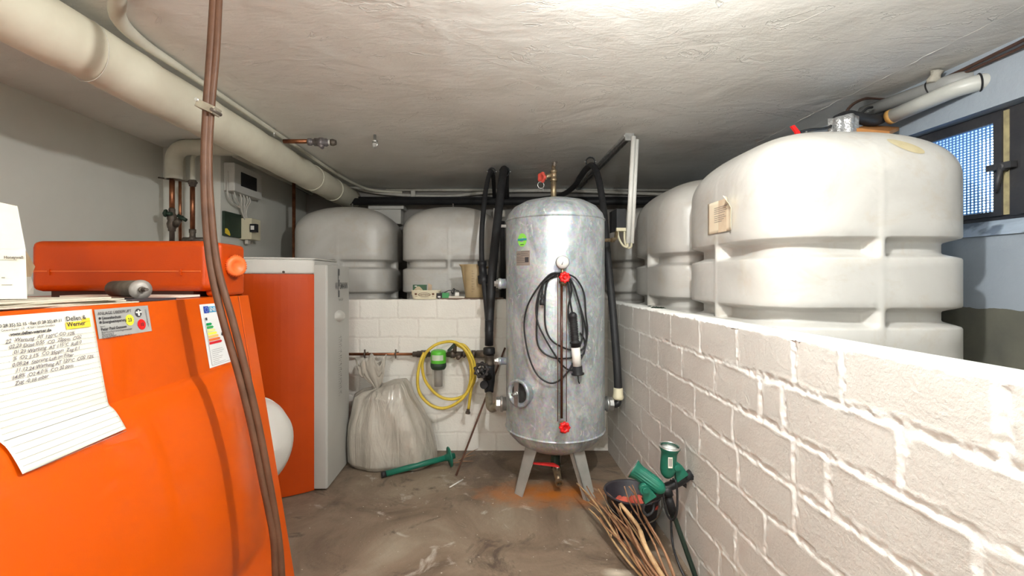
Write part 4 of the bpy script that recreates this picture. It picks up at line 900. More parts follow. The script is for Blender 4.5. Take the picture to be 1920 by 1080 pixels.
MB().add([V(xw + .0190, 2.885, EYE + .285), V(xw + .0190, 2.885, EYE + .315), V(xw + .0190, 2.91, EYE + .318), V(xw + .0190, 2.935, EYE + .30), V(xw + .019, 2.945, EYE + .28), V(xw + .019, 2.94, EYE + .272)], [(0, 5, 4, 3, 2, 1)], False).build('yellow_corner', m_tape, mm_, label='yellow corner mark')
fz_ = thing('fuse_box', 'small cream fuse box with a window beside the dark green plate', 'fuse box', (xw, 3.11, EYE + .26))
MB().box((xw, 3.077, EYE + .262), (-1.605, 3.20, EYE + .405)).build('housing', m_cream, fz_, bevel=.004)
MB().box((-1.612, 3.068, EYE + .31), (-1.570, 3.10, EYE + .365)).build('window_frame', m_black, fz_)
MB().box((-1.604, 3.064, EYE + .325), (-1.582, 3.069, EYE + .352)).build('breaker', m_white, fz_)
MB().box((-1.66, 3.1, EYE + .235), (-1.64, 3.13, EYE + .262)).build('cable_gland', m_conduit, fz_)

# ---------------------------------------------------------------- things on the near boiler
hb_ = thing('control_hood', 'orange rounded hood with round side knob on top of the near boiler', 'control unit', (-1.12, 1.5, 1.008))
z0h, z1h, zm = EYE - .040, EYE + .116, EYE + .022
mbh = MB().box((-1.41, 1.40, z0h), (-.862, 1.60, z1h)); mbh.build('housing', m_orange2, hb_, bevel=.022)
MB().box((-.90, 1.44, 1.008), (-.848, 1.585, z1h - .004)).build('end_housing', m_orange2, hb_, bevel=.014)
MB().box((-1.395, 1.3975, zm - .0015), (-.885, 1.402, zm + .0015)).build('seam_line', M('orange_rim', (.75, .16, .03), rough=.4), hb_)
for x in (-1.345, -.945): MB().box((x - .003, 1.394, zm - .012), (x + .003, 1.402, zm + .006)).build('catch', m_orange2, hb_)
MB().box((-1.36, 1.42, 1.008), (-.92, 1.58, z0h + .01)).build('shadow_gap', m_groove, hb_)  # near-black block stands in for the shadow gap under the hood
kc = V(-.838, 1.50, EYE + .040); knob(kc, .034, V(.86, -.5, 0), hb_, M('knob_orange', (.90, .16, .03), rough=.45), 30, .018)['label'] = 'round ribbed orange knob'
# long papers under the hood, dark strip, pipe end
MB().box((-1.25, 1.33, 1.010), (-.90, 1.42, 1.016)).build('paper_slip', m_paper, None, 'white slip of paper under the orange hood', 'paper')
MB().hexa([V(-1.02, 1.10, 1.009), V(-.86, 1.10, 1.009), V(-.85, 1.24, 1.009), V(-1.0, 1.24, 1.009)], (0, 0, .005)).build('dark_folder', M('dark_card', (.05, .035, .04), rough=.6), None, 'dark thin card lying by the metal cylinder on the boiler', 'card')
cyl_ = thing('metal_canister', 'dull metal cylinder with a small nozzle lying on the near boiler', 'canister', V(-.90, 1.22, 1.012))
c1 = P(262, 541, 1.20); c2 = P(212, 541, 1.31); dx_ = (c1 - c2).normalized(); rr_ = .0225
c1.z = c2.z = 1.014 + rr_
MB().lathe([(0, 0), (rr_ * .9, .002), (rr_, .01), (rr_, (c1 - c2).length)], c2, dx_, 28).build('barrel', M('dull_dark_metal', (.07, .055, .04), (.12, .10, .075), 25, .6, .2, bd=.002), cyl_)
MB().lathe([(rr_ * 1.08, 0), (rr_ * 1.14, .003), (rr_ * 1.14, .008), (rr_ * .6, .011), (0, .011)], c1, dx_, 28).build('end_disc', M('grey_disc', (.34, .31, .28), (.24, .22, .20), 30, .5, .4), cyl_)
MB().tube([c1 + dx_ * .008, c1 + dx_ * .03, c1 + dx_ * .046], [.006, .004, .0045], 10).tube([c1 + dx_ * .012 + V(0, 0, 0), c1 + dx_ * .02], .008, 8).build('nozzle', m_dbrass, cyl_)
# paper pile and product carton at the left edge
pl_ = MB()
rp = random.Random(2)
for k in range(5):
    z = 1.0085 + k * .0030; x0_, y0_ = -.858 - rp.uniform(0, .012), 1.06 + rp.uniform(-.05, .06)
    nm_ = ['brochure bottommost in the paper pile on the near boiler', 'second brochure from the bottom in the boiler top paper pile', 'middle brochure in the boiler top paper pile', 'second brochure from the top in the boiler top paper pile', 'topmost printed brochure in the pile on the near boiler'][k]
    ang = rp.uniform(-.12, .12); c = V(-.97, .86, 0); Rm = Matrix.Rotation(ang, 3, 'Z')
    q4 = [Rm @ (V(a, b, 0) - c) + c + V(0, 0, z) for a, b in ((-1.08, .62), (x0_, .62), (x0_ - .002, y0_), (-1.08, y0_))]
    br = MB().hexa(q4, (0, 0, .0026)).build('brochure', M('brochure_paper', ((.62, .56, .44), (.70, .64, .52), (.55, .48, .38), (.66, .60, .47), (.72, .66, .54))[k], rough=.8), None, nm_, 'brochure', 'brochures piled on the near boiler')
    if k == 4:
        tp = MB(); fq = lambda u, v: Rm @ (V(-.875 - v, .72 + u, 0) - c) + c + V(0, 0, z + .0032)
        for r_ in range(7): patch(tp, fq, .02, .012 + r_ * .012, .20 - .02 * (r_ % 3), .016 + r_ * .012)
        tp.build('printed_lines', m_ink, br)
ct = thing('product_carton', 'open white cardboard carton with printed label and raised flap on the boiler', 'carton', V(-1.0, .9, 1.024))
YQc = .93; XQ = lambda px, Y=YQc: (px - CX) / F * Y
m_cart = M('white_card', (.86, .83, .74), (.82, .78, .66), 12, .7)
q = lambda px, py, Y: P(px, py, Y)
zb = 1.0245
ff = MB().hexa([V(XQ(-90, .92), .90, zb), V(XQ(51), YQc, zb), V(XQ(48), YQc, zz(468, YQc)), V(XQ(-90, .92), .90, zz(464, .9))], (-.064, .055, 0)); ff.build('carton_body', m_cart, ct)
MB().hexa([V(XQ(-90, .92), .898, zz(463, .9)), V(XQ(47), YQc, zz(468, YQc)), V(XQ(41), YQc - .01, zz(388, YQc)), V(XQ(-90, .92), .88, zz(352, .9))], (0, .0015, 0)).build('raised_flap', m_cart, ct)
MB().add([q(48, 469, .931), q(66, 500, .98), q(58, 519, .98), q(50, 519, .935)], [(0, 1, 2, 3)], False).build('side_flap', m_card, ct, label='brown inner side flap')
MB().add([q(50, 519, .933), q(58, 519, .98), q(63, 535, .98), q(63, 552, .98), q(51, 552, .935)], [(0, 1, 2, 3, 4)], False).build('carton_side', M('grey_card', (.5, .47, .42), rough=.8), ct)
cf = lambda u, v: V(XQ(-20, .92), .905, 0).lerp(V(XQ(48), YQc, 0), 1) + V(-u * .985, -u * .115 - .0015, v)
tb = MB(); bx0 = V(XQ(48), YQc, 0)
def cfm(u, v): return V(bx0.x - .074 + u, YQc - (.074 - u) * .18 - .0035, v)
tb.add(*text('Honeywell', .0075, cfm, .040, zz(485, YQc) , bold=.0003), False)
patch(tb, cfm, .0, zz(488, YQc), .062, zz(487.4, YQc))
for body, s, py in (('V4043', .0062, 492), ('mm', .0055, 497), ('22 mm', .0055, 503), ('22 mm', .0055, 509)): tb.add(*text(body, s, cfm, .014, zz(py, YQc), bold=.0002), False)
for k in range(10): patch(tb, cfm, .006 + k * .0027, zz(532, YQc), .0073 + k * .0027, zz(517, YQc))
patch(tb, cfm, .036, zz(521.5, YQc), .042, zz(520, YQc)); patch(tb, cfm, .036, zz(534.5, YQc), .054, zz(533.5, YQc))
tb.build('printed_label', M('faded_print', (.20, .18, .16), rough=.8), ct)

# brown double hose hanging in front
hA = [(404, -60), (400, 0), (394, 100), (387, 200), (383, 300), (385, 400), (395, 500), (418, 600), (447, 700), (472, 800), (492, 900), (512, 1000), (517, 1080), (520, 1180), (522, 1270)]
hBp = [(413, -60), (410, 0), (405, 100), (396, 200), (391, 300), (396, 400), (408, 500), (436, 600), (462, 700), (485, 800), (504, 900), (521, 1000), (528, 1080), (530, 1180), (531, 1270)]
dh = thing('supply_hose', 'pair of brown hoses hanging from the ceiling in front of the boilers', 'hose', P(526, 1290, 1.19))
YH = 1.20
for i, hh_ in enumerate((hA, hBp)):
    pts = [P(x, y, YH + (.006 * i)) for x, y in hh_]; pts = [P(hh_[0][0], -64, YH)] + pts + [P(hh_[-1][0], 1282, YH)]
    pts[0].z = HC
    MB().tube(crv([p for p in pts if p.z <= HC + .001 and p.z > 0], 6), .0092, 14).build('hose', m_hose, dh)
c = P(390, 200, YH); MB().box((c.x - .024, c.y - .017, c.z - .014), (c.x + .026, c.y + .017, c.z + .006), Matrix.Rotation(.42, 3, 'Y')).build('clip_band', m_galvb, dh, bevel=.002)
MB().tube([c + V(-.019, -.02, .012), c + V(-.019, .02, .012)], .005, 8).build('clip_screw', m_steel, dh); MB().tube([c + V(.021, -.02, -.014), c + V(.021, .02, -.014)], .005, 8).build('clip_screw', m_dbrass, dh)

# ---------------------------------------------------------------- on the ledge of the low back wall
ZL = .934
MB().box((X(826, 2.88), 2.852, ZL + .001), (X(944, 2.88), 2.962, ZL + .009)).build('shelf_board', M('brown_board', (.16, .10, .07), rough=.6), None, 'thin brown board lying on top of the low back wall', 'board')
dish = thing('food_tub', 'cream plastic tub with oval emblem on the low wall, holding a green packet', 'tub', V(X(798, 2.9), 2.905, ZL))
dcx = X(797.5, 2.87); hw_, dd_ = .096, .042
def tubf(sc, z, i):
    a = 2 * PI * i; n = 3.2; cx_, s_ = math.cos(a), math.sin(a); r = 1 / (abs(cx_) ** n + abs(s_) ** n) ** (1 / n)
    return V(dcx + cx_ * r * hw_ * sc, 2.905 + s_ * r * dd_ * sc, z)
lv = [(0, .001), (.80, .001), (.86, .006), (.93, .03), (.965, .05), (1.0, .052), (1.0, .058), (.95, .058), (.93, .05), (.86, .008), (0, .006)]
MB().grid(lambda i, j: tubf(lv[int(round(j * 10))][0], ZL + lv[int(round(j * 10))][1], i), 60, 11, True, True).build('tub', M('cream_tub', (.80, .74, .56), rough=.35), dish)
lg = MB(); yf = lambda u, v: V(dcx + u, 2.905 - dd_ * (.885 + 1.6 * v) * (1 - abs(u / hw_) ** 3.2 * .3) - .0015, ZL + v)
n = 36; ring_ = [(.040 * math.cos(2 * PI * k / n), .0125 * math.sin(2 * PI * k / n)) for k in range(n)]
lg.add([yf(-.006 + x, .030 + y) for x, y in ring_] + [yf(-.006 + x * .93, .030 + y * .80) for x, y in ring_], [(k, (k + 1) % n, n + (k + 1) % n, n + k) for k in range(n)], False)
lg.add(*text('CANTADOU', .0125, yf, -.0405, .0255, bold=.0003), False)
patch(lg, yf, -.066, .028, -.052, .040); patch(lg, yf, .042, .028, .056, .040); patch(lg, yf, -.064, .018, -.05, .020); patch(lg, yf, .042, .018, .054, .020); patch(lg, yf, -.03, .012, .022, .013)
lg.build('emblem_print', M('brown_print', (.16, .07, .03), rough=.6), dish)
gp = thing('seed_packet', 'green packet with pale picture standing in the cream tub', 'packet', V(dcx - .045, 2.90, ZL + .01))
MB().box((dcx - .082, 2.892, ZL + .012), (dcx + .004, 2.912, ZL + .092), Matrix.Rotation(0, 3, 'Y')).build('carton', M('packet_green', (.015, .075, .03), (.02, .10, .04), 30, .4), gp)
pc = MB(); pc.add([V(dcx - .076 + .058 * k / 14, 2.8905, ZL + .058 + .024 * math.sin(PI * k / 14)) for k in range(15)] + [V(dcx - .076, 2.8905, ZL + .05), V(dcx - .018, 2.8905, ZL + .05)][::-1], [tuple(range(17))], False)
pc.build('picture', M('pale_print', (.62, .56, .36), (.45, .35, .22), 60, .6), gp); patch(MB(), lambda u, v: V(0, 0, 0), 0, 0, 1, 1)
w_ = MB().box((dcx - .070, 2.8902, ZL + .080), (dcx - .056, 2.8915, ZL + .086)); w_.build('logo_mark', m_white, gp)
MB().hexa([V(dcx + .012, 2.90, ZL + .02), V(dcx + .034, 2.905, ZL + .02), V(dcx + .036, 2.905, ZL + .090), V(dcx + .013, 2.90, ZL + .102)], (0, .008, 0)).build('paper_packet', M('brown_paper', (.45, .33, .22), (.55, .42, .30), 30, .7), None, 'brown paper packet sticking up out of the cream tub', 'packet')
MB().lathe([(.008, 0), (.008, .03), (.005, .035)], V(dcx + .062, 2.905, ZL + .028), (.6, 0, 1), 10).build('small_bulb', m_conduit, None, 'small pale fitting on the right rim of the cream tub', 'fitting')
gb = thing('battery_box', 'small green and black box beside the cream tub', 'box', V(X(830, 2.86), 2.87, ZL + .009))
MB().box((X(818.5, 2.86), 2.857, ZL + .009), (X(829, 2.86), 2.885, ZL + .040)).build('dark_end', m_black, gb); MB().box((X(829, 2.86), 2.857, ZL + .010), (X(842, 2.86), 2.885, ZL + .042)).build('green_end', M('bright_green', (.03, .30, .08), rough=.3), gb)
MB().box((X(821, 2.86), 2.8565, ZL + .013), (X(826, 2.86), 2.8575, ZL + .022)).build('mark', m_white, gb)
MB().box((X(842, 2.88), 2.855, ZL + .010), (X(871, 2.88), 2.90, ZL + .020)).build('flat_tin', M('pale_metal', (.50, .46, .40), rough=.35, metal=.4), None, 'flat pale metal strip on the board beside the measuring jug', 'tin')
sm = thing('cable_connector', 'small white connector with curled dark wire behind the green box', 'connector', V(X(857, 2.9), 2.9, ZL + .02))
MB().box((X(853, 2.9), 2.885, ZL + .021), (X(861, 2.9), 2.905, ZL + .044)).build('block', m_white, sm, bevel=.003)
MB().tube(crv([V(X(833, 2.9), 2.9, ZL + .042), V(X(841, 2.9), 2.89, ZL + .055), V(X(849, 2.9), 2.89, ZL + .058), V(X(851, 2.9), 2.89, ZL + .070), V(X(854, 2.9), 2.89, ZL + .060), V(X(861, 2.9), 2.895, ZL + .052)], 6), .0022, 6).tube(crv([V(X(846, 2.9), 2.89, ZL + .05), V(X(850, 2.9), 2.885, ZL + .035), V(X(852, 2.9), 2.89, ZL + .062)], 6), .0035, 6).build('wire', m_black, sm)
jg = thing('measuring_jug', 'tan translucent plastic measuring jug on the low wall behind the black hoses', 'jug', V(X(890, 2.9), 2.905, ZL + .009))
jc = V(X(890, 2.905), 2.905, 0); jz = ZL + .009
def jf(i, j):
    a = 2 * PI * i; L_ = [(0, 0), (.058, 0), (.062, .006), (.066, .10), (.069, .17), (.071, .205), (.074, .212), (.070, .212), (.067, .20), (.060, .01), (0, .008)][int(round(j * 10))]
    r, h = L_; k = 0
    if h > .16:
        da = abs((a - PI + PI) % (2 * PI) - PI); k = .028 * max(0, 1 - (abs(a - PI) / .35)) * (h - .16) / .05
    return jc + V(math.cos(a) * (r + k) * .98, math.sin(a) * (r + k) * .6, jz + h)
MB().grid(jf, 64, 11, True, True).build('jug_body', M('tan_plastic', (.46, .35, .20), (.38, .28, .15), 8, .4), jg)
jm = MB()
for k in range(9): jm.box((jc.x - .018, jc.y - .0445, jz + .04 + k * .016), (jc.x - .018 + (.018 if k % 2 else .010), jc.y - .0405, jz + .0415 + k * .016))
jm.build('graduations', m_dbrass, jg)
MB().tube(crv([jc + V(.066, 0, jz + .19), jc + V(.10, 0, jz + .19), jc + V(.105, 0, jz + .12), jc + V(.066, 0, jz + .06)], 6), .007, 8).build('handle', M('tan_handle', (.42, .31, .17), rough=.4), jg)
lf_ = MB(); rl2 = random.Random(9)
for k in range(14):
    c = V(.775 + rl2.uniform(-.01, .04), 1.62 + rl2.uniform(-.07, .07) + .6, .925); a = rl2.uniform(0, 6)
    lf_.add([c + V(math.cos(a) * .016, math.sin(a) * .016, .001), c + V(-math.sin(a) * .006, math.cos(a) * .006, .006), c - V(math.cos(a) * .016, math.sin(a) * .016, 0), c + V(math.sin(a) * .006, -math.cos(a) * .006, .004)], [(0, 1, 2, 3)], False)
lf_.build('leaf_debris', m_dgreen, None, 'dark green leaf scraps on the top of the right low wall', 'leaves', kind='stuff')
# ---------------------------------------------------------------- tied plastic sack
sk = thing('plastic_sack', 'large tied translucent plastic sack leaning between boiler and block wall', 'sack', (-.52, 2.66, 0))
SL = [  # z, centre x, half width, centre y, half depth
 (.004, -.560, .238, 2.655, .125), (.03, -.556, .256, 2.655, .145), (.10, -.560, .252, 2.66, .150), (.22, -.578, .232, 2.665, .145), (.32, -.602, .200, 2.672, .130),
 (.39, -.622, .172, 2.68, .115), (.43, -.610, .135, 2.685, .095), (.450, -.592, .092, 2.688, .07), (.446, -.612, .055, 2.686, .045), (.420, -.655, .026, 2.680, .024), (.428, -.664, .018, 2.680, .016),
 (.455, -.672, .034, 2.678, .022), (.50, -.692, .062, 2.678, .035), (.54, -.702, .078, 2.678, .045), (.590, -.706, .086, 2.678, .048)]
ZSh = lambda t: 0
def sackf(i, j):
    t = j * (len(SL) - 1); k = min(len(SL) - 2, int(t)); f = t - k
    z, cx_, hw__, cy_, hd__ = [lerp(a, b, f) for a, b in zip(SL[k], SL[k + 1])]
    a = 2 * PI * i; c, s_ = math.cos(a), math.sin(a); n = 2.5; r = 1 / (abs(c) ** n + abs(s_) ** n) ** (1 / n)
    near = math.exp(-((t - 9.5) / 3.6) ** 2)                 # pleats gather at the neck
    pl = (1 + near * .15 * math.sin(a * 9 + math.sin(a * 3) * 1.5) * (1 if t < 9.5 else 1.3))
    nz = noise.noise(V(c * 1.6, s_ * 1.6, z * 3)) * .028 + noise.noise(V(c * 5, s_ * 5, z * 5)) * .010
    nz *= 1 if hw__ > .08 else .5
    sh = .05 * sst(.30, .43, z) * max(0, c) if k < 8 else 0      # right shoulder stands higher
    zz_ = z * (1 if k < 1 else 1) + (.020 * math.sin(a * 4 + 1) + .012 * math.sin(a * 9)) * (1 if t > 12.5 else 0) + (.03 * c * sst(4, 8, t) if t < 9 else 0)
    x_ = cx_ + c * r * hw__ * pl + nz * c; y_ = cy_ + s_ * r * hd__ * pl + nz * s_
    x_ = max(x_, -.812 + .01 * abs(noise.noise(V(0, y_ * 9, z * 9)))); y_ = min(y_, 2.828)
    return V(x_, y_, max(.003, zz_))
MB().grid(sackf, 140, 90, True, True).build('sack_body', m_bag, sk, solid=.0008)
MB().torus(V(-.662, 2.680, .424), (0, 0, 1), .021, .004, 24, 6).build('tie', m_conduit, sk)

# green stake with disc, rod, sticks on the floor
gsn = thing('ground_stake', 'dark green tube with a round plate lying on the floor', 'stake', (-.40, 2.5, 0))
g0 = V(X(716, 2.45), 2.45, .017); g1 = V(X(845, 2.60), 2.585, .062); gd = (g1 - g0).normalized()
MB().tube([g0 + gd * .02, g1], .0155, 16).build('tube', m_green, gsn); MB().tube([g0 - gd * .004, g0 + gd * .022], .0165, 16).build('end_sleeve', m_black, gsn)
MB().lathe([(.016, -.03), (.022, -.008), (.054, -.004), (.056, 0), (.054, .004), (.018, .008), (.016, .03)], g1 - gd * .005, gd, 36).build('round_plate', m_green, gsn)
MB().tube([V(X(855, 2.47), 2.47, .004), V(X(925, 2.75), 2.75, zz(709, 2.75)), V(X(947, 2.83), 2.828, zz(652, 2.83))], .0055, 8).build('metal_rod', m_rust, None, 'thin rusty rod leaning against the block wall beside the tank', 'rod')
MB().tube([V(X(843, 2.33), 2.335, .003), V(X(868, 2.42), 2.425, .003)], .0035, 6).build('white_stick', m_white, None, 'short white stick on the concrete floor', 'stick')
tw = random.Random(4)
lb = ['thin dry twig on the floor just right of the green plate', 'thin dry twig crossing the rusty rod foot', 'short dry twig on the floor behind the green plate']
for k in range(3):
    a = V(X(848, 2.62) + .03 * k, 2.63 + .03 * k, .006 + .006 * k); b = a + V(.12 - .02 * k, .02 + .05 * k, .004); MB().tube([a, a.lerp(b, .5) + V(0, .004, .004), b], [.003, .0025, .0015], 6).build('twig', m_bark, None, lb[k], 'twig', 'loose twigs by the green plate')

# ---------------------------------------------------------------- bucket, gloves, sticks
BC = V(.595, 1.93, 0); BR, BH = .112, .170
bk = thing('bucket', 'black bucket against the right block wall holding red gloves', 'bucket', tuple(BC))
m_bk = M('dark_bucket', (.018, .017, .024), (.028, .026, .034), 9, .5)
MB().lathe([(0, .003), (.085, .003), (.088, .006), (BR - .004, BH - .008), (BR + .003, BH - .006), (BR + .005, BH), (BR, BH + .003), (BR - .006, BH - .004), (.083, .012), (0, .010)], BC, n=56).build('body', m_bk, bk)
MB().tube([BC + V(math.cos(a) * (BR + .006), math.sin(a) * (BR + .006), BH - .015 - .05 * abs(math.sin((a + .3))) * 0 - .06 * max(0, -math.sin(a))) for a in np.linspace(-PI, 0, 24)], .0028, 6).build('wire_handle', m_dbrass, bk)
m_glove = M('red_cloth', (.52, .10, .06), (.40, .06, .04), 22, .85, bd=.003, bs=60)
for k, (ox, oy, ang) in enumerate(((-.030, -.020, .3), (.025, -.035, -.5))):
    g = MB(); c0_ = BC + V(ox, oy, .125 + .012 * k); d = V(math.cos(ang), math.sin(ang), 0); e_ = V(-d.y, d.x, 0)
    g.tube([c0_ - d * .04, c0_ - d * .01 + V(0, 0, .006), c0_ + d * .025], [.020, .026, .022], 14)
    for q in range(4):
        b = c0_ + d * .022 + e_ * (-.021 + .014 * q); Lf = (.038, .045, .043, .034)[q]
        g.tube([b, b + d * Lf * .5 + V(0, 0, .008), b + d * Lf + V(0, 0, -.004)], [.0095, .009, .007], 10)
    g.tube([c0_ + e_ * .018, c0_ + e_ * .038 + d * .014 + V(0, 0, .006), c0_ + e_ * .046 + d * .03], [.010, .009, .007], 10)
    g.build('work_glove', m_glove, None, ('red work glove on the left inside the black bucket', 'red work glove on the right inside the black bucket')[k], 'glove', 'red gloves in the bucket')
g = MB(); g.grid(lambda i, j: BC + V(math.cos(2 * PI * i) * .085 * j * (1 + .1 * math.sin(6 * PI * i)), math.sin(2 * PI * i) * .085 * j, .105 + .03 * (1 - j) + .012 * noise.noise(V(i * 9, j * 5, 1)) + .008 * math.sin(14 * PI * i) * j), 50, 12, True, True)
g.build('red_rag', m_glove, None, 'crumpled red cloth filling the black bucket beneath the gloves', 'cloth')
twigs = [  # top pixel, depth, base offset
 ((1084, 905), 2.16, .5), ((1092, 915), 2.12, 1.2), ((1099, 912), 2.05, .2), ((1110, 925), 2.08, 1.8), ((1120, 918), 2.02, 2.4), ((1131, 917), 1.98, .9), ((1139, 921), 1.95, 2.9), ((1148, 935), 1.90, 1.5),
 ((1160, 945), 1.84, 3.1), ((1168, 913), 1.83, 3.6), ((1183, 911), 1.80, 4.4), ((1179, 912), 1.82, 4.0), ((1106, 953), 2.0, .4), ((1150, 960), 1.82, 2.2), ((1135, 950), 1.9, 1.1), ((1122, 970), 1.9, 2.0)]
desc = ['with its tip nearest the tank leg', 'second from the left at the tips', 'short forked one behind the leftmost tips', 'crossing the left bundle edge', 'curved one left of the middle', 'straight one just left of the bucket rim', 'one starting at the bucket left rim', 'one crossing the bucket front left', 'thin one before the thick pale stick', 'upright one before the red gloves', 'right one of the two tips before the red gloves', 'twin tip beside the rightmost twig', 'low left side shoot of the bundle', 'short one over the bucket front', 'one in the middle under the rim', 'low one at the bundle middle']
rt = random.Random(12)
for k, ((px, py), Y, bo_) in enumerate(twigs):
    top = P(px, py, Y); base = V(.545 + .022 * bo_, 1.47 + .012 * bo_, .012 + .006 * (k % 4))
    if top.z < .03: top.z = .03
    pts = []; sg_ = rt.uniform(-.018, .018); sg2 = rt.uniform(-.01, .012)
    for t in np.linspace(0, 1, 9):
        p = base.lerp(top, t); w = math.sin(PI * t); p = p + V(sg_ * w + .006 * math.sin(t * 11 + k), 0, sg2 * w + .012 * w + .003 * math.sin(t * 17 + k)); pts.append(p)
    r0 = rt.uniform(.0042, .0060)
    t_ = MB().tube(crv(pts, 3), [lerp(r0, r0 * .55, q / 24) for q in range(25)], 8)
    if k % 3 == 0:
        b = pts[5]; e2 = b + (top - base).normalized() * .10 + V(rt.uniform(-.04, .04), 0, rt.uniform(.0, .03)); t_.tube([b, b.lerp(e2, .5) + V(.004, 0, .003), e2], [.003, .0024, .0012], 6)
    t_.build('stick', m_bark if k % 4 else m_bark2, None, 'thin brown stick in the bundle, ' + desc[k], 'stick', 'bundle of sticks leaning by the bucket')
tk = MB().tube(crv([V(.60, 1.50, .03), P(1215, 1035, 1.60), P(1198, 990, 1.68), P(1180, 965, 1.72), P(1163, 945, 1.76)], 5), [.0085] * 10 + [.0072] * 11, 12)
tk.build('stick', m_bark2, None, 'thickest pale peeled stick in the bundle by the bucket', 'stick', 'bundle of sticks leaning by the bucket')

# ---------------------------------------------------------------- double garden spotlight on a pole
sl = thing('garden_spotlight', 'dark green double garden spotlight on a pole leaning on the right wall', 'spotlight', (.70, 1.52, 0))
YS = 1.66
pb = V(.700, 1.50, .005); pt_ = P(1263, 965, YS)
MB().tube([pb, pt_, P(1257, 940, YS)], .0085, 14).build('pole', M('green_black_pole', (.012, .03, .022), rough=.3), sl)
MB().tube([P(1262, 962, YS), P(1252, 928, YS)], [.016, .0145], 14).tube([P(1252, 928, YS), P(1249, 912, YS)], [.020, .018], 12).build('socket', m_black, sl)
MB().tube([P(1206, 940, YS - .0), P(1228, 930, YS), P(1250, 914, YS), P(1275, 903, YS), P(1297, 887, YS - .01)], [.013, .015, .017, .015, .016], 10).build('cross_bar', m_black, sl)
MB().lathe([(.010, 0), (.008, .02), (0, .034)], P(1279, 900, YS), (.5, 0, -1), 10).build('wing_nut', m_black, sl)
MB().box(tuple(P(1286, 901, YS - .02)), tuple(P(1300, 884, YS + .01))).build('end_block', m_black, sl, bevel=.004)
def head(c, ax, r, L, nm, flut):
    ax = Vector(ax).normalized()
    n = 72; u = V(0, 1, 0); u = (u - ax * u.dot(ax)).normalized(); w = ax.cross(u)
    pf_ = [(0, -.028), (.45, -.025), (.8, -.014), (.95, 0), (.98, .02), (.98, L * .55), (.98, L * .72), (1.18, L * .88), (1.30, L * .93), (1.30, L), (1.16, L), (1.1, L * .95)]
    def fn(i, j):
        q, h = pf_[int(round(j * 11))]; a = 2 * PI * i; k = (1 + (.045 if (i * 18) % 1 < .5 else -.03)) if flut and 3 < int(round(j * 11)) < 7 else 1
        return c + (u * math.cos(a) + w * math.sin(a)) * r * q * k + ax * h
    MB().grid(fn, n, 12, True, True).build(nm, m_green, sl)
    MB().lathe([(r * 1.15, 0), (0, .003)], c + ax * L * .955, ax, 30).build('lens', M('frosted_glass', (.66, .68, .66), rough=.15), sl, label='frosted glass lens')
    MB().torus(c + ax * (L - .001), ax, r * 1.22, .0035, 40, 6).build('lens_ring', m_steel, sl, label='bright lens ring')
c1_ = P(1252, 882, YS - .02); head(c1_, V(.03, -.12, 1), .0275, .092, 'lamp_head', False)
c2_ = P(1233, 912, YS - .03); head(c2_, V(-.80, .42, .50), .027, .100, 'lamp_head', True)
def arm(c, nm='knuckle'):
    MB().lathe([(.016, -.012), (.017, .012)], c, (0, -1, 0), 20).lathe([(.010, .012), (.009, .020)], c, (0, -1, 0), 16).build(nm, m_green, sl)
arm(P(1266, 874, YS - .03)); arm(P(1207, 916, YS - .05))
MB().prism([P(1260, 868, YS - .01), P(1274, 868, YS - .01), P(1287, 886, YS - .01), P(1265, 901, YS - .01)], (0, -.022, 0)).build('yoke', m_green, sl, bevel=.003)
MB().prism([P(1199, 912, YS - .03), P(1214, 910, YS - .03), P(1228, 926, YS - .03), P(1206, 941, YS - .03)], (0, -.022, 0)).build('yoke', m_green, sl, bevel=.003)
lbl = MB(); lc = c1_ + V(0, -.0065, .028); lf2 = lambda u, v: lc + V(math.sin(u - .12) * .0285, -math.cos(u - .12) * .0285, v)
patch(lbl, lf2, -.28, -.006, .25, .032, 6, 2); lbl.build('type_label', m_paper, sl, label='small white type label')
ti = MB()
for k in range(4): patch(ti, lambda u, v: lc + V(math.sin(u - .12) * .0292, -math.cos(u - .12) * .0292, v), -.2 + .1 * k, .0, -.15 + .1 * k, .028)
ti.build('label_print', m_ink, sl)
cb_ = MB().tube(crv([P(1262, 898, YS - .04), P(1268, 905, YS - .06), P(1270, 940, YS - .06), P(1268, 965, YS - .05), P(1260, 975, YS - .03), P(1250, 962, YS - .03), P(1244, 930, YS - .04), P(1246, 915, YS - .04)], 7), .0040, 8)
cb_.tube(crv([P(1208, 945, YS - .04), P(1206, 958, YS - .04), P(1214, 966, YS - .04), P(1224, 958, YS - .04), P(1226, 944, YS - .02)], 7), .0052, 8)
cb_.tube(crv([P(1258, 900, YS), P(1258, 960, YS + .01), P(1260, 1010, YS), P(1268, 1045, 1.60), P(1290, 1090, 1.54), V(.72, 1.46, .03)], 7), .0042, 8)
cb_.build('lamp_cable', m_black, sl)

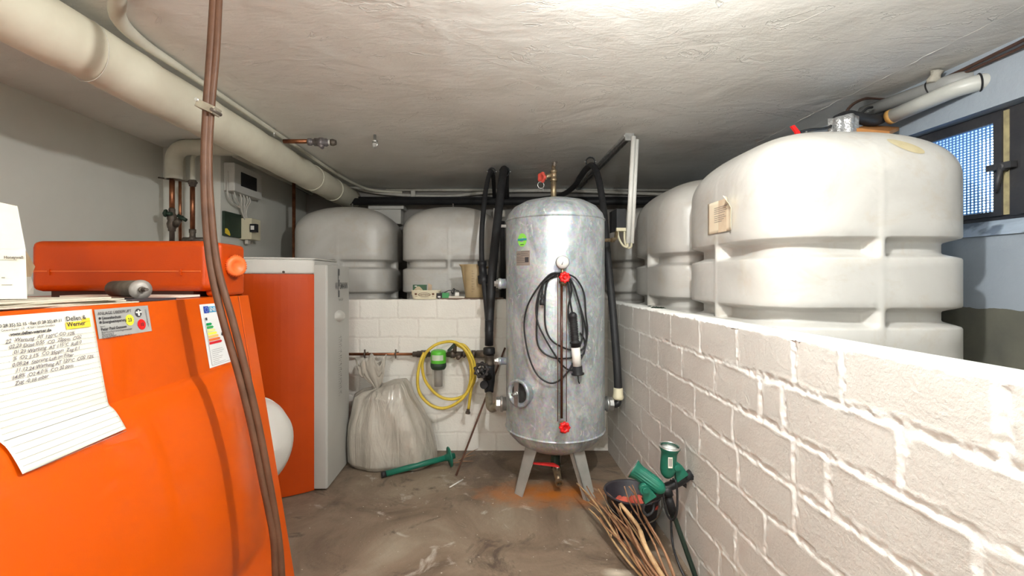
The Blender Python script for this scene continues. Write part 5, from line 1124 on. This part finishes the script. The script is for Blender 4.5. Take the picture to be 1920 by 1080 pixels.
# ---------------------------------------------------------------- on top of the big tank, by the window
YT = 1.93
PZc = lambda px, py, Z=.79: (lambda Y: V(min(1.788, (px - CX) / F * Y), Y, EYE + Z))(Z * F / (CY - py))
vl = thing('tank_valve', 'small red lever valve on top of the big white tank', 'valve', P(1492, 262, 1.80))
MB().tube([P(1494, 268, 1.80), P(1494, 252, 1.80)], .010, 10).build('stem', m_black, vl)
MB().prism([P(1484, 236, 1.80), P(1490, 234, 1.80), P(1501, 247, 1.80), P(1502, 257, 1.80), P(1494, 258, 1.80), P(1493, 248, 1.80)], (0, .012, 0)).build('lever', m_red, vl, bevel=.001)
MB().tube(crv([P(1497, 248, 1.81), P(1520, 243, 1.85), P(1550, 240, 1.90), P(1562, 232, 1.95), P(1575, 222, 1.98), P(1598, 220, 1.98), P(1615, 212, 1.98), P(1626, 203, 1.98), P(1635, 201, 2.0)], 7), .0055, 8).build('black_tube', m_rubber, None, 'thin black tube from the red lever valve to the foil wrap', 'tube')
fo = MB(); fcn = P(1580, 236, YT)
fo.grid(lambda i, j: V(fcn.x, fcn.y, 0) + V(math.cos(2 * PI * i) * (.047 + .006 * j + .004 * math.sin(2 * PI * i * 7)), math.sin(2 * PI * i) * (.047 + .004 * math.sin(2 * PI * i * 7)), lerp(1.60, zz(222, YT) + .004 * math.sin(2 * PI * i * 3), j)), 60, 8, True, True)
fo.f.append(tuple(len(fo.v) - 60 + k for k in range(60))); fo.sm.append(True)
fo.build('foil_wrap', m_foil, None, 'silver foil wrapped fitting on top of the big white tank', 'wrapped fitting')
blk = MB().tube(crv([P(1570, 226, YT - .01), P(1590, 218, YT), P(1612, 222, YT + .01), P(1640, 226, YT + .04), P(1664, 214, 2.10), P(1672, 206, 2.16)], 6), .024, 16)
blk.build('vent_elbow', m_rubber, None, 'black rubber pipe joint between foil wrap and grey pipes', 'pipe')
MB().hexa([P(1606, 240, YT - .04), P(1668, 246, YT - .06), P(1686, 238, YT + .08), P(1622, 234, YT + .10)], (0, 0, -.016)).build('wood_block', m_wood, None, 'orange brown wooden board under the pipes on the big tank', 'board', bevel=.002)
gp1 = thing('vent_pipe', 'grey vent pipe with black seal, the darker of two beneath the ceiling', 'pipe', P(1700, 190, 2.0))
m_gp = M('grey_pipe', (.34, .34, .33), (.27, .27, .26), 8, .5); m_gp2 = M('whitish_pipe', (.60, .60, .56), (.50, .50, .46), 8, .35)
gA = arcpath([P(1618, 212, 2.12), PZc(1788, 152, .755), V(1.83, PZc(1788, 152, .755).y - .03, EYE + .76)], .04)
MB().tube(gA, .029, 20).build('pipe', m_gp, gp1); c = gA[0].lerp(gA[1], .85); MB().torus(c, V(.35, -.9, .25), .030, .003, 30, 6).build('seal', m_black, gp1)
gp2 = thing('vent_pipe', 'whitish pipe with rusty orange end beside the window top', 'pipe', P(1740, 190, 1.9))
MB().tube(arcpath([P(1668, 218, 1.96), P(1770, 172, 1.80), P(1806, 152, 1.76), V(1.83, 1.80, zz(138, 1.79))], .06), [.030] * 20, 20).build('pipe', m_gp2, gp2) if False else None
gB = arcpath([P(1668, 220, 1.96), P(1802, 163, 1.715), V(1.84, 1.66, EYE + .725)], .07)
MB().tube(gB, .030, 22).build('pipe', m_gp2, gp2)
d_ = (gB[1] - gB[0]).normalized(); MB().lathe([(.0305, .0), (.0308, .018), (.028, .019)], gB[0] - d_ * .002, d_, 24).build('stained_end', M('rust_stained_end', (.55, .30, .08), (.40, .20, .05), 30, .6), gp2, label='rusty orange pipe end')
MB().torus(gB[-2], (gB[-1] - gB[-2]), .032, .003, 30, 6).build('seal', m_black, gp2)
MB().tube(crv([V(1.785, -1.28, EYE + .79), V(1.785, .2, EYE + .79), V(1.785, 1.2, EYE + .79), PZc(1980, 40), PZc(1925, 72), PZc(1860, 104), PZc(1800, 135), PZc(1740, 162), PZc(1700, 176), P(1672, 186, 2.08), P(1630, 184, 2.08), P(1605, 192, 2.04), P(1590, 205, 2.0), P(1585, 218, 1.97)], 8), .0062, 8).build('ceiling_cable', m_cable, None, 'upper brown cable along the ceiling edge, curling down to the tank top', 'cable')
MB().tube(crv([V(1.785, -1.28, EYE + .765), V(1.785, .2, EYE + .765), V(1.785, 1.2, EYE + .77), PZc(1980, 52, .775), PZc(1925, 84, .775), PZc(1860, 114, .775), PZc(1800, 143, .775), PZc(1760, 160, .775), PZc(1720, 176, .775), P(1694, 186, 2.0), P(1680, 198, 2.02)], 8), .0055, 8).build('ceiling_cable', m_cable, None, 'lower brown cable along the ceiling edge beside the window', 'cable')
MB().lathe([(.02, 0), (.024, .01), (.016, .03), (.022, .045)], PZc(1749, 156, .77), (.2, -.2, 1), 9).build('foam_plug', M('old_foam', (.45, .42, .36), (.36, .33, .27), 30, .9, bd=.006), None, 'lump of dried pale foam on the ceiling above the pipes', 'foam')
